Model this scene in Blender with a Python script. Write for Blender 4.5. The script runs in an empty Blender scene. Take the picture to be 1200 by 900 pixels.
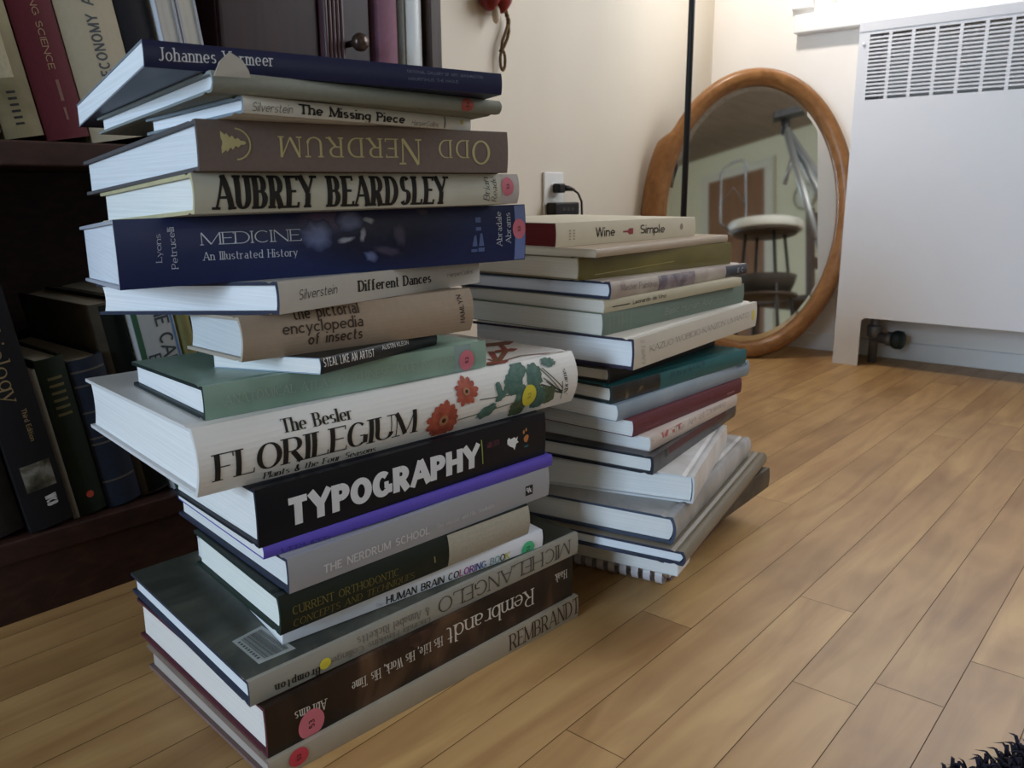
import bpy, bmesh, math, random
from mathutils import Vector, Matrix
random.seed(11)
C = bpy.context.scene.collection
scene = bpy.context.scene
PI = math.pi

# ------------------------------------------------------------------ camera, world, light, exposure
CAM_H = 0.43
cam_data = bpy.data.cameras.new('camera'); cam = bpy.data.objects.new('camera', cam_data); C.objects.link(cam)
_pt, _rl, _yw = 0.227455, 0.005755, 0.708011
_X = Vector((math.cos(_yw), -math.sin(_yw), 0)); _Y = Vector((math.sin(_yw), math.cos(_yw), 0))
def _lvl(r, f, u):      # room axes: planks run along Y, bookcase wall at -X
    return Vector((_X[0]*r+_X[1]*f, _Y[0]*r+_Y[1]*f, u))
_c, _s = math.cos(_pt), math.sin(_pt)
_R0, _U0, _F = _lvl(1, 0, 0), _lvl(0, _s, _c), _lvl(0, _c, -_s)
_cr, _sr = math.cos(_rl), math.sin(_rl)
_R = _R0*_cr - _U0*_sr; _U = _R0*_sr + _U0*_cr
m = Matrix((_R, _U, -_F)).transposed().to_4x4(); m.translation = (0, 0, CAM_H)
cam.matrix_world = m
cam_data.sensor_width = 36; cam_data.lens = 968.16/1200*36
cam_data.clip_start = 0.01
cam_data.dof.use_dof = True; cam_data.dof.focus_distance = 0.72; cam_data.dof.aperture_fstop = 16
scene.camera = cam

scene.view_settings.view_transform = 'Standard'; scene.view_settings.look = 'None'
scene.view_settings.gamma = 1; scene.view_settings.use_curve_mapping = False
scene.view_settings.exposure = 0.0
scene.cycles.use_denoising = True
scene.cycles.max_bounces = 8

w = bpy.data.worlds.new('world'); scene.world = w; w.use_nodes = True
nt = w.node_tree; bg = nt.nodes['Background']
sky = nt.nodes.new('ShaderNodeTexSky'); sky.sky_type = 'HOSEK_WILKIE'; sky.turbidity = 4
nt.links.new(sky.outputs[0], bg.inputs[0]); bg.inputs[1].default_value = 0.15

def area(name, loc, size, rot, power, col):
    d = bpy.data.lights.new(name, 'AREA'); d.shape = 'RECTANGLE'; d.size, d.size_y = size
    d.energy = power; d.color = col
    o = bpy.data.objects.new(name, d); C.objects.link(o); o.location = loc; o.rotation_euler = rot
    return o
XW, XE, YS, YN, ZC = -1.192, 3.6, -3.4, 2.28, 2.35      # the room's inner faces
ADDED_LIGHT_W = 27
WIN_N = (-.86, 1.0, .90, 2.0)      # over the radiator: along x, then z
WIN_S = (-1.0, .30, .40, 1.75)      # behind the camera
WIN_E = (-.82, .98, .70, 2.0)      # far side of the room, along y
area('daylight_behind', (-.35, YS-.12, 1.08), (1.3, 1.35), (PI/2, 0, 0), 142, (.60, .77, 1))
area('daylight_radiator_window', (.07, YN+.13, 1.45), (1.8, 1.05), (-PI/2, 0, 0), 50, (.95, .95, 1))
area('daylight_far_window', (XE+.13, .08, 1.35), (1.7, 1.25), (PI/2, 0, PI/2), 11, (1, .93, .84))

# ------------------------------------------------------------------ materials
MATS = {}
def mat(name, col, rough=0.6, metal=0.0, var=0.0, scale=60, bump=0.0, spec=0.28):
    if name in MATS: return MATS[name]
    M = bpy.data.materials.new(name); M.use_nodes = True; MATS[name] = M
    n = M.node_tree; p = n.nodes['Principled BSDF']
    p.inputs['Base Color'].default_value = (*col, 1); p.inputs['Roughness'].default_value = rough
    p.inputs['Metallic'].default_value = metal; p.inputs['Specular IOR Level'].default_value = spec
    tc = n.nodes.new('ShaderNodeTexCoord'); nz = n.nodes.new('ShaderNodeTexNoise')
    nz.inputs['Scale'].default_value = scale; nz.inputs['Detail'].default_value = 5
    n.links.new(tc.outputs['Object'], nz.inputs['Vector'])
    mx = n.nodes.new('ShaderNodeMix'); mx.data_type = 'RGBA'
    mx.inputs[6].default_value = (*[max(0, c*(1-var)) for c in col], 1)
    mx.inputs[7].default_value = (*[min(1, c*(1+var)) for c in col], 1)
    n.links.new(nz.outputs[0], mx.inputs[0]); n.links.new(mx.outputs[2], p.inputs['Base Color'])
    if bump:
        b = n.nodes.new('ShaderNodeBump'); b.inputs['Strength'].default_value = bump; b.inputs['Distance'].default_value = 0.001
        n.links.new(nz.outputs[0], b.inputs['Height']); n.links.new(b.outputs[0], p.inputs['Normal'])
    return M
def ramp_mat(name, stops, rough=0.5, scale=20, detail=6, stretch=(1, 1, 1), dist=0.4, bump=0.0, spec=0.3):
    """noise-driven colour ramp: painted or marbled surfaces and wood"""
    if name in MATS: return MATS[name]
    M = bpy.data.materials.new(name); M.use_nodes = True; MATS[name] = M
    n = M.node_tree; p = n.nodes['Principled BSDF']; p.inputs['Roughness'].default_value = rough
    p.inputs['Specular IOR Level'].default_value = spec
    tc = n.nodes.new('ShaderNodeTexCoord'); mp = n.nodes.new('ShaderNodeMapping'); mp.inputs['Scale'].default_value = stretch
    nz = n.nodes.new('ShaderNodeTexNoise'); nz.inputs['Scale'].default_value = scale; nz.inputs['Detail'].default_value = detail
    nz.inputs['Distortion'].default_value = dist
    rp = n.nodes.new('ShaderNodeValToRGB'); e = rp.color_ramp.elements
    while len(e) < len(stops): e.new(0.5)
    for k, (pos, col) in enumerate(stops): e[k].position = pos; e[k].color = (*col, 1)
    n.links.new(tc.outputs['Object'], mp.inputs[0]); n.links.new(mp.outputs[0], nz.inputs['Vector'])
    n.links.new(nz.outputs[0], rp.inputs[0]); n.links.new(rp.outputs[0], p.inputs['Base Color'])
    if bump:
        b = n.nodes.new('ShaderNodeBump'); b.inputs['Strength'].default_value = bump; b.inputs['Distance'].default_value = 0.001
        n.links.new(nz.outputs[0], b.inputs['Height']); n.links.new(b.outputs[0], p.inputs['Normal'])
    return M
def soft_mat(name, edge, col):
    """printed art whose colour fades into the paper around it"""
    if name in MATS: return MATS[name]
    M = mat(name, col, .32, var=.45, scale=110); n = M.node_tree; p = n.nodes['Principled BSDF']
    at = n.nodes.new('ShaderNodeAttribute'); at.attribute_name = 'fade'
    mx = n.nodes.new('ShaderNodeMix'); mx.data_type = 'RGBA'; mx.inputs[6].default_value = (*edge, 1)
    mr = n.nodes.new('ShaderNodeMapRange'); mr.inputs[2].default_value = .6
    n.links.new(at.outputs['Fac'], mr.inputs[0]); n.links.new(mr.outputs[0], mx.inputs[0])
    n.links.new(p.inputs['Base Color'].links[0].from_socket, mx.inputs[7]); n.links.new(mx.outputs[2], p.inputs['Base Color'])
    return M
def page_mat(name, col):
    """stacked paper edges: fine lines that run along the block"""
    if name in MATS: return MATS[name]
    M = bpy.data.materials.new(name); M.use_nodes = True; MATS[name] = M
    n = M.node_tree; p = n.nodes['Principled BSDF']; p.inputs['Roughness'].default_value = 0.9; p.inputs['Specular IOR Level'].default_value = 0.1
    tc = n.nodes.new('ShaderNodeTexCoord'); mp = n.nodes.new('ShaderNodeMapping'); mp.inputs['Scale'].default_value = (6, 6, 700)
    nz = n.nodes.new('ShaderNodeTexNoise'); nz.inputs['Scale'].default_value = 1.0; nz.inputs['Detail'].default_value = 4
    rp = n.nodes.new('ShaderNodeValToRGB'); e = rp.color_ramp.elements
    e[0].position = 0.3; e[0].color = (*[c*0.89 for c in col], 1); e[1].position = 0.62; e[1].color = (*col, 1)
    n.links.new(tc.outputs['Object'], mp.inputs[0]); n.links.new(mp.outputs[0], nz.inputs['Vector'])
    n.links.new(nz.outputs[0], rp.inputs[0]); n.links.new(rp.outputs[0], p.inputs['Base Color'])
    b = n.nodes.new('ShaderNodeBump'); b.inputs['Strength'].default_value = 0.14; b.inputs['Distance'].default_value = 0.0006
    n.links.new(nz.outputs[0], b.inputs['Height']); n.links.new(b.outputs[0], p.inputs['Normal'])
    return M

# ------------------------------------------------------------------ object helpers
def obj(name, verts, faces, mats, parent=None, midx=None, smooth=False):
    me = bpy.data.meshes.new(name); me.from_pydata([tuple(v) for v in verts], [], faces); me.update()
    for k in (mats if isinstance(mats, (list, tuple)) else [mats]): me.materials.append(k)
    if midx:
        for f, k in zip(me.polygons, midx): f.material_index = k
    if smooth and smooth != 'flatpatch':
        for f in me.polygons: f.use_smooth = True
    bm = bmesh.new(); bm.from_mesh(me)
    if smooth != 'flatpatch': bmesh.ops.recalc_face_normals(bm, faces=bm.faces)
    bm.to_mesh(me); bm.free()
    o = bpy.data.objects.new(name, me); C.objects.link(o)
    if parent is not None: o.parent = parent
    return o
def thing(name, label, cat, loc=(0, 0, 0), rz=0, group=None):
    o = bpy.data.objects.new(name, None); o.empty_display_size = 0.02; C.objects.link(o)
    o.location = loc; o.rotation_euler = (0, 0, rz); o['label'] = label; o['category'] = cat
    if group: o['group'] = group
    return o
def tag(o, label, cat, group=None, kind=None):
    o['label'] = label; o['category'] = cat
    if group: o['group'] = group
    if kind: o['kind'] = kind
    return o
def struct(o):
    o['kind'] = 'structure'; return o
class MB:
    """collects solids into one mesh"""
    def __init__(s): s.v = []; s.f = []; s.m = []
    def add(s, v, f, m=0):
        b = len(s.v); s.v += [tuple(x) for x in v]; s.f += [tuple(i+b for i in q) for q in f]; s.m += [m]*len(f)
    def box(s, x0, x1, y0, y1, z0, z1, m=0, bev=0.0):
        if bev <= 0:
            v = [(x, y, z) for x in (x0, x1) for y in (y0, y1) for z in (z0, z1)]
            s.add(v, [(0, 1, 3, 2), (4, 6, 7, 5), (0, 4, 5, 1), (2, 3, 7, 6), (0, 2, 6, 4), (1, 5, 7, 3)], m); return
        bm = bmesh.new(); bmesh.ops.create_cube(bm, size=1)
        for q in bm.verts: q.co = ((x0+x1)/2+q.co.x*(x1-x0), (y0+y1)/2+q.co.y*(y1-y0), (z0+z1)/2+q.co.z*(z1-z0))
        bmesh.ops.bevel(bm, geom=bm.edges[:], offset=bev, segments=3, profile=0.5, affect='EDGES')
        bm.verts.index_update()
        s.add([q.co[:] for q in bm.verts], [[q.index for q in f.verts] for f in bm.faces], m); bm.free()
    def tube(s, pts, r, n=10, m=0, closed=False, cap=True):
        pts = [Vector(p) for p in pts]; k = len(pts); rr = r if isinstance(r, (list, tuple)) else [r]*k
        rings = []; prev = None
        for i, p in enumerate(pts):
            a = pts[(i-1) % k] if (closed or i > 0) else p; b = pts[(i+1) % k] if (closed or i < k-1) else p
            t = (b-a).normalized()
            if prev is None:
                up = Vector((0, 0, 1)) if abs(t.z) < 0.9 else Vector((1, 0, 0)); nn = t.cross(up).normalized()
            else:
                nn = (prev - t*prev.dot(t)); nn = nn.normalized() if nn.length > 1e-6 else t.orthogonal().normalized()
            prev = nn; bb = t.cross(nn)
            rings.append([p + (nn*math.cos(2*PI*j/n)+bb*math.sin(2*PI*j/n))*rr[i] for j in range(n)])
        v = [q for R in rings for q in R]; f = []
        for i in range(k if closed else k-1):
            i2 = (i+1) % k
            for j in range(n): f.append((i*n+j, i*n+(j+1) % n, i2*n+(j+1) % n, i2*n+j))
        if cap and not closed: f += [tuple(range(n))[::-1], tuple((k-1)*n+j for j in range(n))]
        s.add(v, f, m)
    def lathe(s, prof, n=32, m=0, mat4=None, cap=True):
        v = []; f = []
        for r, z in prof: v += [Vector((max(r, 1e-5)*math.cos(2*PI*j/n), max(r, 1e-5)*math.sin(2*PI*j/n), z)) for j in range(n)]
        for i in range(len(prof)-1):
            for j in range(n): f.append((i*n+j, i*n+(j+1) % n, (i+1)*n+(j+1) % n, (i+1)*n+j))
        if cap: f += [tuple(range(n))[::-1], tuple((len(prof)-1)*n+j for j in range(n))]
        if mat4 is not None: v = [mat4 @ q for q in v]
        s.add(v, f, m)
    def build(s, name, mats, parent=None, smooth=False):
        return obj(name, s.v, s.f, mats, parent, s.m, smooth)
def boxobj(name, x0, x1, y0, y1, z0, z1, mt, parent=None, bev=0.0):
    b = MB(); b.box(x0, x1, y0, y1, z0, z1, 0, bev); return b.build(name, mt, parent)
def to_axis(p, d):       # matrix that carries +Z onto d at point p
    return Matrix.Translation(p) @ Vector(d).to_track_quat('Z', 'Y').to_matrix().to_4x4()

# ------------------------------------------------------------------ lettering drawn with a broad pen
GL = {
'A': (.74, "t 0 0 .37 1;k .37 1 .74 0;t .14 .34 .6 .34"), 'B': (.58, "k 0 0 0 1;t 0 1 .3 1;a .3 .76 .23 .24 90 -90;t 0 .52 .3 .52;a .3 .26 .28 .26 90 -90;t 0 0 .3 0"),
'C': (.66, "a .36 .5 .36 .5 48 312"), 'D': (.66, "k 0 0 0 1;t 0 1 .25 1;a .25 .5 .41 .5 90 -90;t 0 0 .25 0"),
'E': (.46, "k 0 0 0 1;t 0 1 .48 1;t 0 .52 .4 .52;t 0 0 .52 0;x .48 1 .48 .84;x .52 0 .52 .18"), 'F': (.5, "k 0 0 0 1;t 0 1 .5 1;t 0 .52 .38 .52;x .5 1 .5 .82"),
'G': (.72, "a .36 .5 .36 .5 48 310;k .7 .44 .7 .1;t .46 .44 .7 .44"), 'H': (.68, "k 0 0 0 1;k .68 0 .68 1;t 0 .52 .68 .52"), 'I': (0.02, "k 0 0 0 1"),
'J': (.34, "k .3 1 .3 .2;a .1 .2 .2 .2 0 -150"), 'K': (.64, "k 0 0 0 1;t .6 1 0 .4;k .16 .54 .64 0"), 'L': (.5, "k 0 0 0 1;t 0 0 .5 0;x .5 0 .5 .2"),
'M': (.86, "t 0 0 0 1;k 0 1 .43 .05;t .43 .05 .86 1;k .86 0 .86 1"), 'N': (.68, "t 0 0 0 1;k 0 1 .68 0;t .68 0 .68 1"), 'O': (.76, "a .38 .5 .38 .5 0 360"),
'P': (.54, "k 0 0 0 1;t 0 1 .28 1;a .28 .74 .26 .26 90 -90;t 0 .48 .28 .48"), 'Q': (.76, "a .38 .5 .38 .5 0 360;k .42 .22 .76 -.12"),
'R': (.62, "k 0 0 0 1;t 0 1 .28 1;a .28 .74 .26 .26 90 -90;t 0 .48 .28 .48;k .26 .48 .62 0"), 'S': (.54, "a .28 .75 .24 .25 35 270;a .28 .25 .27 .25 90 -145"),
'T': (.64, "k .32 0 .32 1;t 0 1 .64 1;x 0 1 0 .84;x .64 1 .64 .84"), 'U': (.64, "k 0 1 0 .3;a .32 .3 .32 .3 180 360;t .64 .3 .64 1"), 'V': (.7, "k 0 1 .35 0;t .35 0 .7 1"),
'W': (.96, "k 0 1 .25 0;t .25 0 .48 1;k .48 1 .73 0;t .73 0 .96 1"), 'X': (.64, "k 0 1 .64 0;t 0 0 .64 1"), 'Y': (.68, "k 0 1 .34 .46;t .68 1 .34 .46;k .34 .46 .34 0"), 'Z': (.6, "t 0 1 .6 1;k .6 1 0 0;t 0 0 .6 0"),
'a': (.46, "k .44 0 .44 .46;a .24 .45 .2 .21 0 140;a .22 .19 .22 .19 0 360"), 'b': (.5, "k 0 0 0 1;a .25 .33 .25 .33 0 360"), 'c': (.48, "a .27 .33 .27 .33 45 315"),
'd': (.5, "k .5 0 .5 1;a .25 .33 .25 .33 0 360"), 'e': (.52, "a .27 .33 .27 .33 0 315;t 0 .33 .54 .33"), 'f': (.34, "k .12 0 .12 .8;a .3 .8 .18 .2 180 60;t 0 .64 .32 .64"),
'g': (.5, "a .25 .35 .25 .31 0 360;k .5 .64 .5 -.05;a .27 -.06 .23 .22 0 -150"), 'h': (.46, "k 0 0 0 1;a .23 .42 .23 .24 180 0;k .46 0 .46 .42"), 'i': (.02, "k 0 0 0 .66;k 0 .84 0 .97"),
'j': (.1, "k .1 .66 .1 -.1;k .1 .84 .1 .97"), 'k': (.48, "k 0 0 0 1;t .44 .66 0 .26;k .14 .38 .48 0"), 'l': (.02, "k 0 0 0 1"),
'm': (.76, "k 0 0 0 .66;a .19 .42 .19 .24 180 0;k .38 0 .38 .42;a .57 .42 .19 .24 180 0;k .76 0 .76 .42"), 'n': (.46, "k 0 0 0 .66;a .23 .42 .23 .24 180 0;k .46 0 .46 .42"),
'o': (.56, "a .28 .33 .28 .33 0 360"), 'p': (.5, "k 0 -.28 0 .66;a .25 .33 .25 .33 0 360"), 'q': (.5, "k .5 -.28 .5 .66;a .25 .33 .25 .33 0 360"),
'r': (.34, "k 0 0 0 .66;a .22 .42 .22 .24 180 50"), 's': (.4, "a .2 .495 .18 .165 35 270;a .2 .165 .2 .165 90 -145"), 't': (.34, "k .12 .92 .12 .16;a .28 .16 .16 .16 180 300;t 0 .64 .32 .64"),
'u': (.46, "k 0 .66 0 .24;a .23 .24 .23 .24 180 360;k .46 0 .46 .66"), 'v': (.48, "k 0 .66 .24 0;t .24 0 .48 .66"), 'w': (.72, "k 0 .66 .18 0;t .18 0 .36 .66;k .36 .66 .54 0;t .54 0 .72 .66"),
'x': (.46, "k 0 .66 .46 0;t 0 0 .46 .66"), 'y': (.48, "k 0 .66 .25 .04;t .48 .66 .12 -.28"), 'z': (.42, "t 0 .66 .42 .66;k .42 .66 0 0;t 0 0 .42 0"),
'&': (.66, "k .66 .4 .52 .12 .34 0 .14 .06 .04 .24 .12 .44 .38 .66 .4 .86 .28 1 .16 .88 .2 .66 .66 0"), ',': (.04, "k .03 .08 -.04 -.16"), '3': (.48, "a .22 .75 .22 .25 140 -90;a .22 .25 .26 .25 90 -140"),
'5': (.48, "t .45 1 .08 1;k .08 1 .04 .56;a .22 .3 .26 .3 130 -140"), '9': (.5, "a .25 .7 .25 .3 0 360;k .5 .7 .32 0"), '.': (.02, "k 0 0 0 .1"),
}
# thick, thin, serif half length, slant
STY = {'serif': (.105, .055, .10, 0), 'serifb': (.16, .08, .09, 0), 'serif2': (.12, .05, .10, 0), 'small': (.09, .09, 0, 0), 'hand': (.075, .075, 0, .22), 'bulb': (.27, .17, .08, 0),
 'bulb2': (.22, .11, .07, 0), 'caps': (.135, .065, .10, 0), 'heavy': (.185, .08, .055, 0), 'ital': (.10, .045, .06, .25), 'sans': (.145, .13, 0, 0), 'sansb': (.16, .14, 0, 0),
 'sansb2': (.16, .13, 0, 0), 'cond': (.12, .12, 0, 0), 'didone': (.20, .042, .11, 0), 'black': (.30, .24, 0, 0)}
def glyph_quads(ch, sty, xs, caps=None):
    th, tn, sf, sl = STY[sty]
    H = .66 if ch in 'acegmnopqrsuvwxyz' else 1.0
    sc = 1.0
    strokes = []; ends = {}
    for st in GL[ch][1].split(';'):
        p = st.split(); k = p[0]; q = [float(z) for z in p[1:]]
        if k == 'a':
            cx, cy, rx, ry, a0, a1 = q; n = max(6, int(abs(a1-a0)/15))
            pts = [(cx+rx*math.cos(math.radians(a0+(a1-a0)*i/n)), cy+ry*math.sin(math.radians(a0+(a1-a0)*i/n))) for i in range(n+1)]
        else:
            pts = list(zip(q[0::2], q[1::2]))
        if k == 'x' and not sf: continue
        if sty == 'heavy' and ch == 'U' and k == 't': k = 'k'
        e_ = .32*th/xs; w0 = GL[ch][0]
        if ch in 'TYAVWXKZvwxyz': pts = [(x*(w0+2*e_)/w0-e_, y) for x, y in pts]
        elif ch in 'EFL': pts = [(x*(w0+e_)/w0, y) for x, y in pts]
        horiz = k != 'a' and abs(pts[0][1]-pts[-1][1]) < .02
        if k == 'a' or horiz: pts = [(x, (tn/2+y*(H-tn)/H) if 0 <= y <= H else y) for x, y in pts]
        if k != 'a' and not horiz:
            for e in (pts[0], pts[-1]): ends.setdefault((round(e[0], 2), round(e[1], 2)), []).append((k, pts))
        strokes.append((k, [(x*xs, y) for x, y in pts]))
    if sf:
        for e, L in ends.items():
            if len(L) == 1 and L[0][0] in 'kt' and abs(e[1]-0) < .01 or (len(L) == 1 and L[0][0] in 'kt' and (abs(e[1]-1) < .01 or (ch.islower() and abs(e[1]-.66) < .01))):
                pts = L[0][1]
                if len(pts) > 2: continue
                if ch in 'fij' and e[1] > .7: continue
                y = tn/2 if e[1] < .5 else e[1]-tn/2
                l = sf; r = sf
                if ch.islower() and e[1] > .5: r = 0.0
                strokes.append(('x', [(e[0]*xs-l-th/2.4, y), (e[0]*xs+r+th/2.4, y)]))
    quads = []
    for k, pts in strokes:
        if len(pts) == 2:
            d = math.dist(*pts); n = max(1, int(d/.13)); (x0, y0), (x1, y1) = pts
            pts = [(x0+(x1-x0)*i/n, y0+(y1-y0)*i/n) for i in range(n+1)]
        L = []; R = []
        closed = math.dist(pts[0], pts[-1]) < 1e-3
        for i, (x, y) in enumerate(pts):
            a = pts[i-1] if i else (pts[-2] if closed else pts[0]); b = pts[i+1] if i < len(pts)-1 else (pts[1] if closed else pts[-1])
            dx, dy = b[0]-a[0], b[1]-a[1]; l = math.hypot(dx, dy) or 1; dx /= l; dy /= l
            hw = th/2 if k == 'k' else tn/2 if k in 'tx' else (tn+(th-tn)*dy*dy)/2
            if k == 'k' and abs(dy) < .85 and len(pts) > 1: hw *= 1.0
            L.append((x-dy*hw, y+dx*hw)); R.append((x+dy*hw, y-dx*hw))
        for i in range(len(pts)-1): quads.append((L[i], R[i], R[i+1], L[i+1]))
    if sl: quads = [tuple((x+y*sl, y) for x, y in q) for q in quads]
    return quads
def layout(text, sty, ratio):
    """quads in cap heights, fitted to ratio = width / cap height"""
    th = STY[sty][0]; ws = []; caps = sty == 'caps'
    for ch in text:
        if ch == ' ': ws.append(.34 if sty not in ('heavy', 'cond', 'bulb2') else .26)
        else: ws.append(GL[ch.upper() if caps else ch][0]*(.74 if caps and ch.islower() else 1))
    gap = {'serif': .13, 'didone': .05, 'caps': .2, 'heavy': .06, 'black': .03, 'small': .12, 'sans': .08, 'sansb': .10, 'sansb2': .05, 'serif2': .09, 'bulb': .06, 'bulb2': .05}.get(sty, .13)
    n = len(text)
    sp = gap+th
    xs = (ratio-th-(n-1)*sp)/sum(ws); k = 1.0
    if xs < .45:
        k = ratio/(th+(n-1)*sp+sum(ws)*.6); xs = .6
    if xs > 2.0:
        sp += (xs-2.0)*sum(ws)/max(1, n-1); xs = 2.0
    x = th/2; out = []
    for i, (ch, wv) in enumerate(zip(text, ws)):
        if ch != ' ':
            g = ch.upper() if caps else ch
            f = .74 if caps and ch.islower() else 1
            out.append([tuple(((x+a*f)*k, b*f) for a, b in q) for q in glyph_quads(g, sty, xs)])
        x += wv*xs+sp
    return out

# ------------------------------------------------------------------ books
class Book:
    """local frame: u along the spine, v from the spine to the fore edge, z up; bottom and top are planes"""
    def __init__(s, root, L, W, b, t, bulge=.0012, c=.0026, ov=.003, z0=0.0):
        s.root = root; s.L = L; s.W = W; s.b = b; s.t = t; s.bul = bulge; s.c = c; s.ov = ov; s.z0 = z0
    def zb(s, u, v): return s.b[0]+s.b[1]*u+s.b[2]*v-s.z0
    def zt(s, u, v): return s.t[0]+s.t[1]*u+s.t[2]*v-s.z0-.00015
    def T(s, u=None):
        u = s.L/2 if u is None else u
        return s.zt(u, 0)-s.zb(u, 0)
    def z(s, u, v, f): return s.zb(u, v)*(1-f)+s.zt(u, v)*f
    def sv(s, f): return s.bul*(2*f-1)**2 if 0 <= f <= 1 else s.bul
    def P(s, u, f, off=.0003):
        """a point on the spine"""
        f = min(.985, max(.015, f)); u = min(s.L-.0004, max(.0004, u))
        return Vector((u, s.sv(f)-off, s.z(u, 0, f)))
    def cover(s, mats, name='cover', groove=.0012, ns=12, hard=True):
        c = s.c; b = s.bul; W = s.W; outer = []; inner = []
        g = groove if hard else 0
        for v, dz in ((W, 0), (b+.013, 0), (b+.009, g), (b+.005, 0)): outer.append((v, 0, dz)); inner.append((v, 0, dz*.0+c))
        for i in range(ns+1):
            f = i/ns; outer.append((s.sv(f), f, 0))
            cs = c if hard else c
            inner.append((s.sv(f)+cs*1.0, f, c*(1-2*f)))
        for v, dz in ((b+.005, 0), (b+.009, -g), (b+.013, 0), (W, 0)): outer.append((v, 1, dz)); inner.append((v, 1, -c))
        us = [0, s.L*.5, s.L]; K = len(outer); V = []; F = []; MI = []
        for u in us:
            for v, f, dz in outer: V.append((u, v, s.z(u, v, f)+dz))
            for v, f, dz in inner: V.append((u, v, s.z(u, v, f)+dz))
        for i in range(len(us)-1):
            a = i*2*K; d = (i+1)*2*K
            for j in range(K-1):
                F.append((a+j, a+j+1, d+j+1, d+j)); MI.append(0 if 3 <= j < K-4 else 0)
                F.append((a+K+j, d+K+j, d+K+j+1, a+K+j+1)); MI.append(1)
            F.append((a, d, d+K, a+K)); MI.append(1)
            F.append((a+K-1, a+2*K-1, d+2*K-1, d+K-1)); MI.append(1)
        for a in (0, (len(us)-1)*2*K):
            for j in range(K-1): F.append((a+j, a+K+j, a+K+j+1, a+j+1)); MI.append(1)
        o = obj(name, V, F, mats, s.root, MI)
        return o
    def pages(s, mt, name='page_block', concave=0.0, n=8, gap=.0004):
        ov = s.ov; V = []; ring = []
        for i in range(n+1):
            f = i/n; ring.append((s.sv(f)+s.c*1.05+gap+(.0012 if ov > .001 else 0), f))
        for i in range(n, -1, -1):
            f = i/n; ring.append((s.W-max(ov, .0004)-concave*(1-(2*f-1)**2), f))
        K = len(ring)
        us = [max(ov, .0004), s.L*.35, s.L*.7, s.L-max(ov, .0004)]
        for u in us:
            for v, f in ring: V.append((u, v, s.z(u, v, f)+(s.c+.0002)*(1-2*f)))
        F = [tuple(range(K))[::-1], tuple((len(us)-1)*K+j for j in range(K))]
        for i in range(len(us)-1):
            for j in range(K): F.append((i*K+j, i*K+(j+1) % K, (i+1)*K+(j+1) % K, (i+1)*K+j))
        return obj(name, V, F, mt, s.root)
    def text(s, tx, mt, name='title', letter_mats=None, off=.0003):
        st, ou, of, xu, xf, yu, yf, sty = tx
        T = s.T(); wmm = math.hypot(xu, xf*T); hmm = math.hypot(yu, yf*T)
        V = []; F = []; MI = []
        ml = mt if isinstance(mt, (list, tuple)) else [mt]; gi = 0
        for g in layout(st, sty, wmm/hmm):
            for q in g:
                b = len(V)
                for x, y in q:
                    a = x*hmm/wmm
                    V.append(s.P(ou+a*xu+y*yu, of+a*xf+y*yf, off))
                F.append((b, b+1, b+2, b+3)); MI.append(letter_mats[gi] if letter_mats else 0)
            gi += 1
        return obj(name, V, F, ml, s.root, MI, 'flatpatch')
    def patch(s, loops, mats, name, off=.0002, midx=None, rings=3):
        """flat marks that lie on the spine; loops = outlines in (u, f)"""
        V = []; F = []; MI = []
        for k, lp in enumerate(loops):
            cu = sum(p[0] for p in lp)/len(lp); cf = sum(p[1] for p in lp)/len(lp); n = len(lp); b = len(V)
            o2 = off+(.00005*k)
            V.append(s.P(cu, cf, o2))
            for r in range(1, rings+1):
                for u, f in lp: V.append(s.P(cu+(u-cu)*r/rings, cf+(f-cf)*r/rings, o2))
            for j in range(n): F.append((b, b+1+j, b+1+(j+1) % n)); MI.append(midx[k] if midx else 0)
            for r in range(1, rings):
                for j in range(n):
                    a = b+1+(r-1)*n; d = b+1+r*n
                    F.append((a+j, d+j, d+(j+1) % n, a+(j+1) % n)); MI.append(midx[k] if midx else 0)
        o = obj(name, V, F, mats, s.root, MI, 'flatpatch')
        a = o.data.attributes.new('fade', 'FLOAT', 'POINT'); i = 0
        for lp in loops:
            n = len(lp); a.data[i].value = 1.0; i += 1
            for r in range(1, rings+1):
                for _ in range(n): a.data[i].value = 1-r/rings; i += 1
        return o
    def blob(s, c, ru, rv, n=20, jag=0.0, a=0.0, seed=0):
        """an outline around c with radii in metres"""
        T = s.T(); rn = random.Random(seed); out = []
        for i in range(n):
            t = 2*PI*i/n; k = 1+jag*(rn.random()-.5)*2
            x = ru*k*math.cos(t); y = rv*k*math.sin(t)
            out.append((c[0]+x*math.cos(a)-y*math.sin(a), c[1]+(x*math.sin(a)+y*math.cos(a))/T))
        return out
    def sticker(s, c, r, mt, ink, name='sticker', txt='53', ry=None, off=.0005):
        ry = ry or r; T = s.T()
        loops = [s.blob(c, r, ry, 24)]; o = s.patch(loops, [mt, ink], name, off)
        w_ = r*.62
        t = s.text([txt, c[0]+w_*.35, c[1]-w_*.55/T, 0, w_*1.1/T, -w_*.7, 0, 'sansb'], ink, 'sticker_number', off=off+.0003)
        t.parent = o
        return o
    def line(s, a, b, wd):
        T = s.T(); dx = b[0]-a[0]; dy = (b[1]-a[1])*T; l = math.hypot(dx, dy) or 1; nx = -dy/l*wd/2; ny = dx/l*wd/2/T
        return [(a[0]+nx, a[1]+ny), (a[0]-nx, a[1]-ny), (b[0]-nx, b[1]-ny), (b[0]+nx, b[1]+ny)]
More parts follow.
